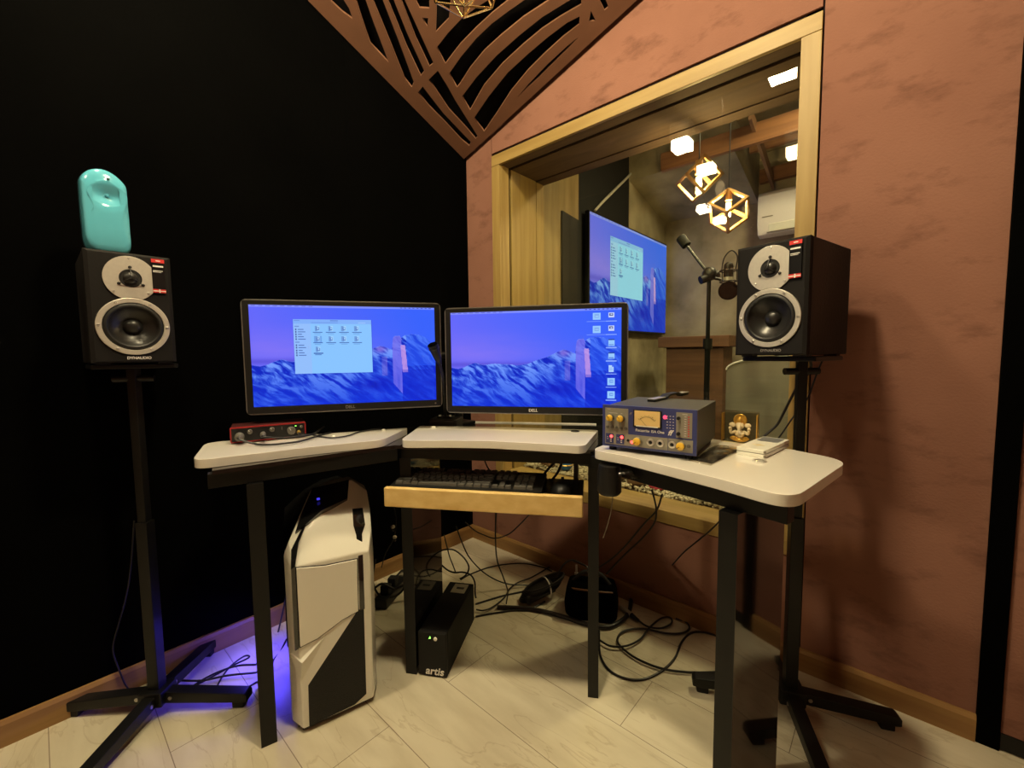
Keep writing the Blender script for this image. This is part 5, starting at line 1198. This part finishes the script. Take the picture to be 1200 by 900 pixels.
# adapter in its wrapped cable coil
av = atZ((635, 692), .035)
ad = thing('power_adapter', 'wrapped power adapter with a shiny coiled cable on the floor near the window wall', 'power adapter', Matrix.Translation((av.x, av.y, 0)) @ Matrix.Rotation(math.radians(62), 4, 'Z'))
MB(Matrix.Rotation(-.25, 4, 'Y')).box(-.07, .06, -.03, .03, .02, .055).build('brick', 'black_plastic', ad, bevel=.008, seg=3)
b = MB()
for i in range(7): b.tube([(.085*math.cos(t)+.004*i-.01, (.034+.002*(i % 3))*math.sin(t), .032+.006*i+.02*math.cos(t)) for t in [2*PI*j/14 for j in range(14)]], .0042, 8, 3, True)
b.build('cable_coil', 'cable', ad)
MB().tube([(.02, .047*math.cos(t), .045+.036*math.sin(t)) for t in [2*PI*j/12 for j in range(12)]], .0028, 8, 3, True).build('cable_tie', 'white_print', ad)
cable('stiff loop of black cable standing up beside the wrapped adapter', [atD(p, d) for p, d in zip([(652, 676), (660, 662), (670, 656.5), (680, 660), (690, 667), (700, 690)], (1.70, 1.71, 1.72, 1.70, 1.67, 1.64))], .004, GH)
jp = [atD((675.5, 662), 1.72), atD((675.5, 671), 1.72)]
jk = MB().cyl(jp[0], jp[1], .0042, n=14).cyl(jp[1], atD((675.5, 682), 1.72), .008, n=14).tube([atD((675.5, 682), 1.72), atD((678, 690), 1.73), atD((686, 697), 1.74)], .0035); tag(jk.build('jack_plug', 'chrome'), 'upright silver jack plug standing above the black bag', 'plug')
# black bag behind the middle leg
gv2 = atZ((683, 736), 0)
bg = thing('equipment_bag', 'soft black equipment bag on the floor behind the middle desk leg', 'bag', Matrix.Translation((gv2.x-.028, gv2.y+.105, 0)) @ Matrix.Rotation(math.radians(28), 4, 'Z'))
lp_ = []
for z, k in ((0, .9), (.012, 1.0), (.05, 1.03), (.085, .98), (.11, .9), (.118, .75)):
    lp_.append([(.098*k*(abs(math.cos(t))**.5)*math.copysign(1, math.cos(t)), .070*k*(abs(math.sin(t))**.5)*math.copysign(1, math.sin(t))+.004*math.sin(3*t), z+.004*math.sin(2*t+1)) for t in [2*PI*i/32 for i in range(32)]])
MB().loft(lp_).build('body', 'black_fabric', bg)
MB().tube([(.08, -.046, .112), (.03, -.058, .117), (-.04, -.058, .117), (-.08, -.046, .112)], .003, 8, 5).build('zip', mat('brown_zip', (.16, .07, .03), .5), bg)
MB().tube([(.07, 0, .115), (.03, .01, .15), (-.03, .01, .15), (-.07, 0, .115)], .008, 8, 5).build('handle', 'black_rubber', bg)
# clutter right of the white tower
G2 = 'tangled cables right of the white tower'
def tangle(label, pxs, dd, r=.003): return cable(label, [atD(p, d) for p, d in zip(pxs, dd)], r, G2)
tangle('black cable loop hanging lowest in the tangle right of the white tower', [(440, 655), (437, 680), (444, 697), (458, 700), (470, 694), (478, 680)], (1.75, 1.72, 1.7, 1.7, 1.72, 1.75), .004)
tangle('black cable in the tangle crossing over towards the desk leg', [(438, 690), (448, 684), (462, 690), (474, 686), (486, 690)], (1.68, 1.7, 1.71, 1.72, 1.74), .0045)
tangle('dark red cable hanging with white tipped plugs right of the white tower', [(462, 595), (464, 606), (464, 616), (461, 632), (452, 648), (447, 665)], (1.6, 1.62, 1.62, 1.64, 1.68, 1.7), .002)
for p, lb in (((460.5, 617.5), 'upper of two white tipped plugs hanging right of the white tower'), ((462.5, 629.5), 'lower of two white tipped plugs hanging right of the white tower')):
    v = atD(p, 1.62); o = thing('audio_plug', lb, 'plug', xf(v)); MB().ball((0, 0, 0), .0085, 12, (1, 1, .8)).build('tip', 'ivory', o)
    MB().tube([(0, 0, -.006), (-.014, .01, -.02), (-.03, .02, -.03)], [.006, .003], 8, 4).build('sleeve', 'black_rubber', o)
v = atZ((458, 706), 0); ps = thing('power_strip', 'black power strip among cables on the floor behind the front left tower side', 'power strip', Matrix.Translation((v.x-.05, v.y+.05, 0)) @ Matrix.Rotation(math.radians(120), 4, 'Z'))
MB().box(-.12, .12, -.028, .028, 0, .04).build('body', 'black_plastic', ps, bevel=.006)
for x in (-.07, -.01): MB().box(x-.017, x+.017, -.018, .018, .0402, .075).build('plug', 'black_rubber', ps, bevel=.005)
MB(Matrix.Translation((.07, 0, .0402))).box(-.012, .012, -.009, .009, 0, .006).build('switch', 'grey_label', ps, bevel=.001)
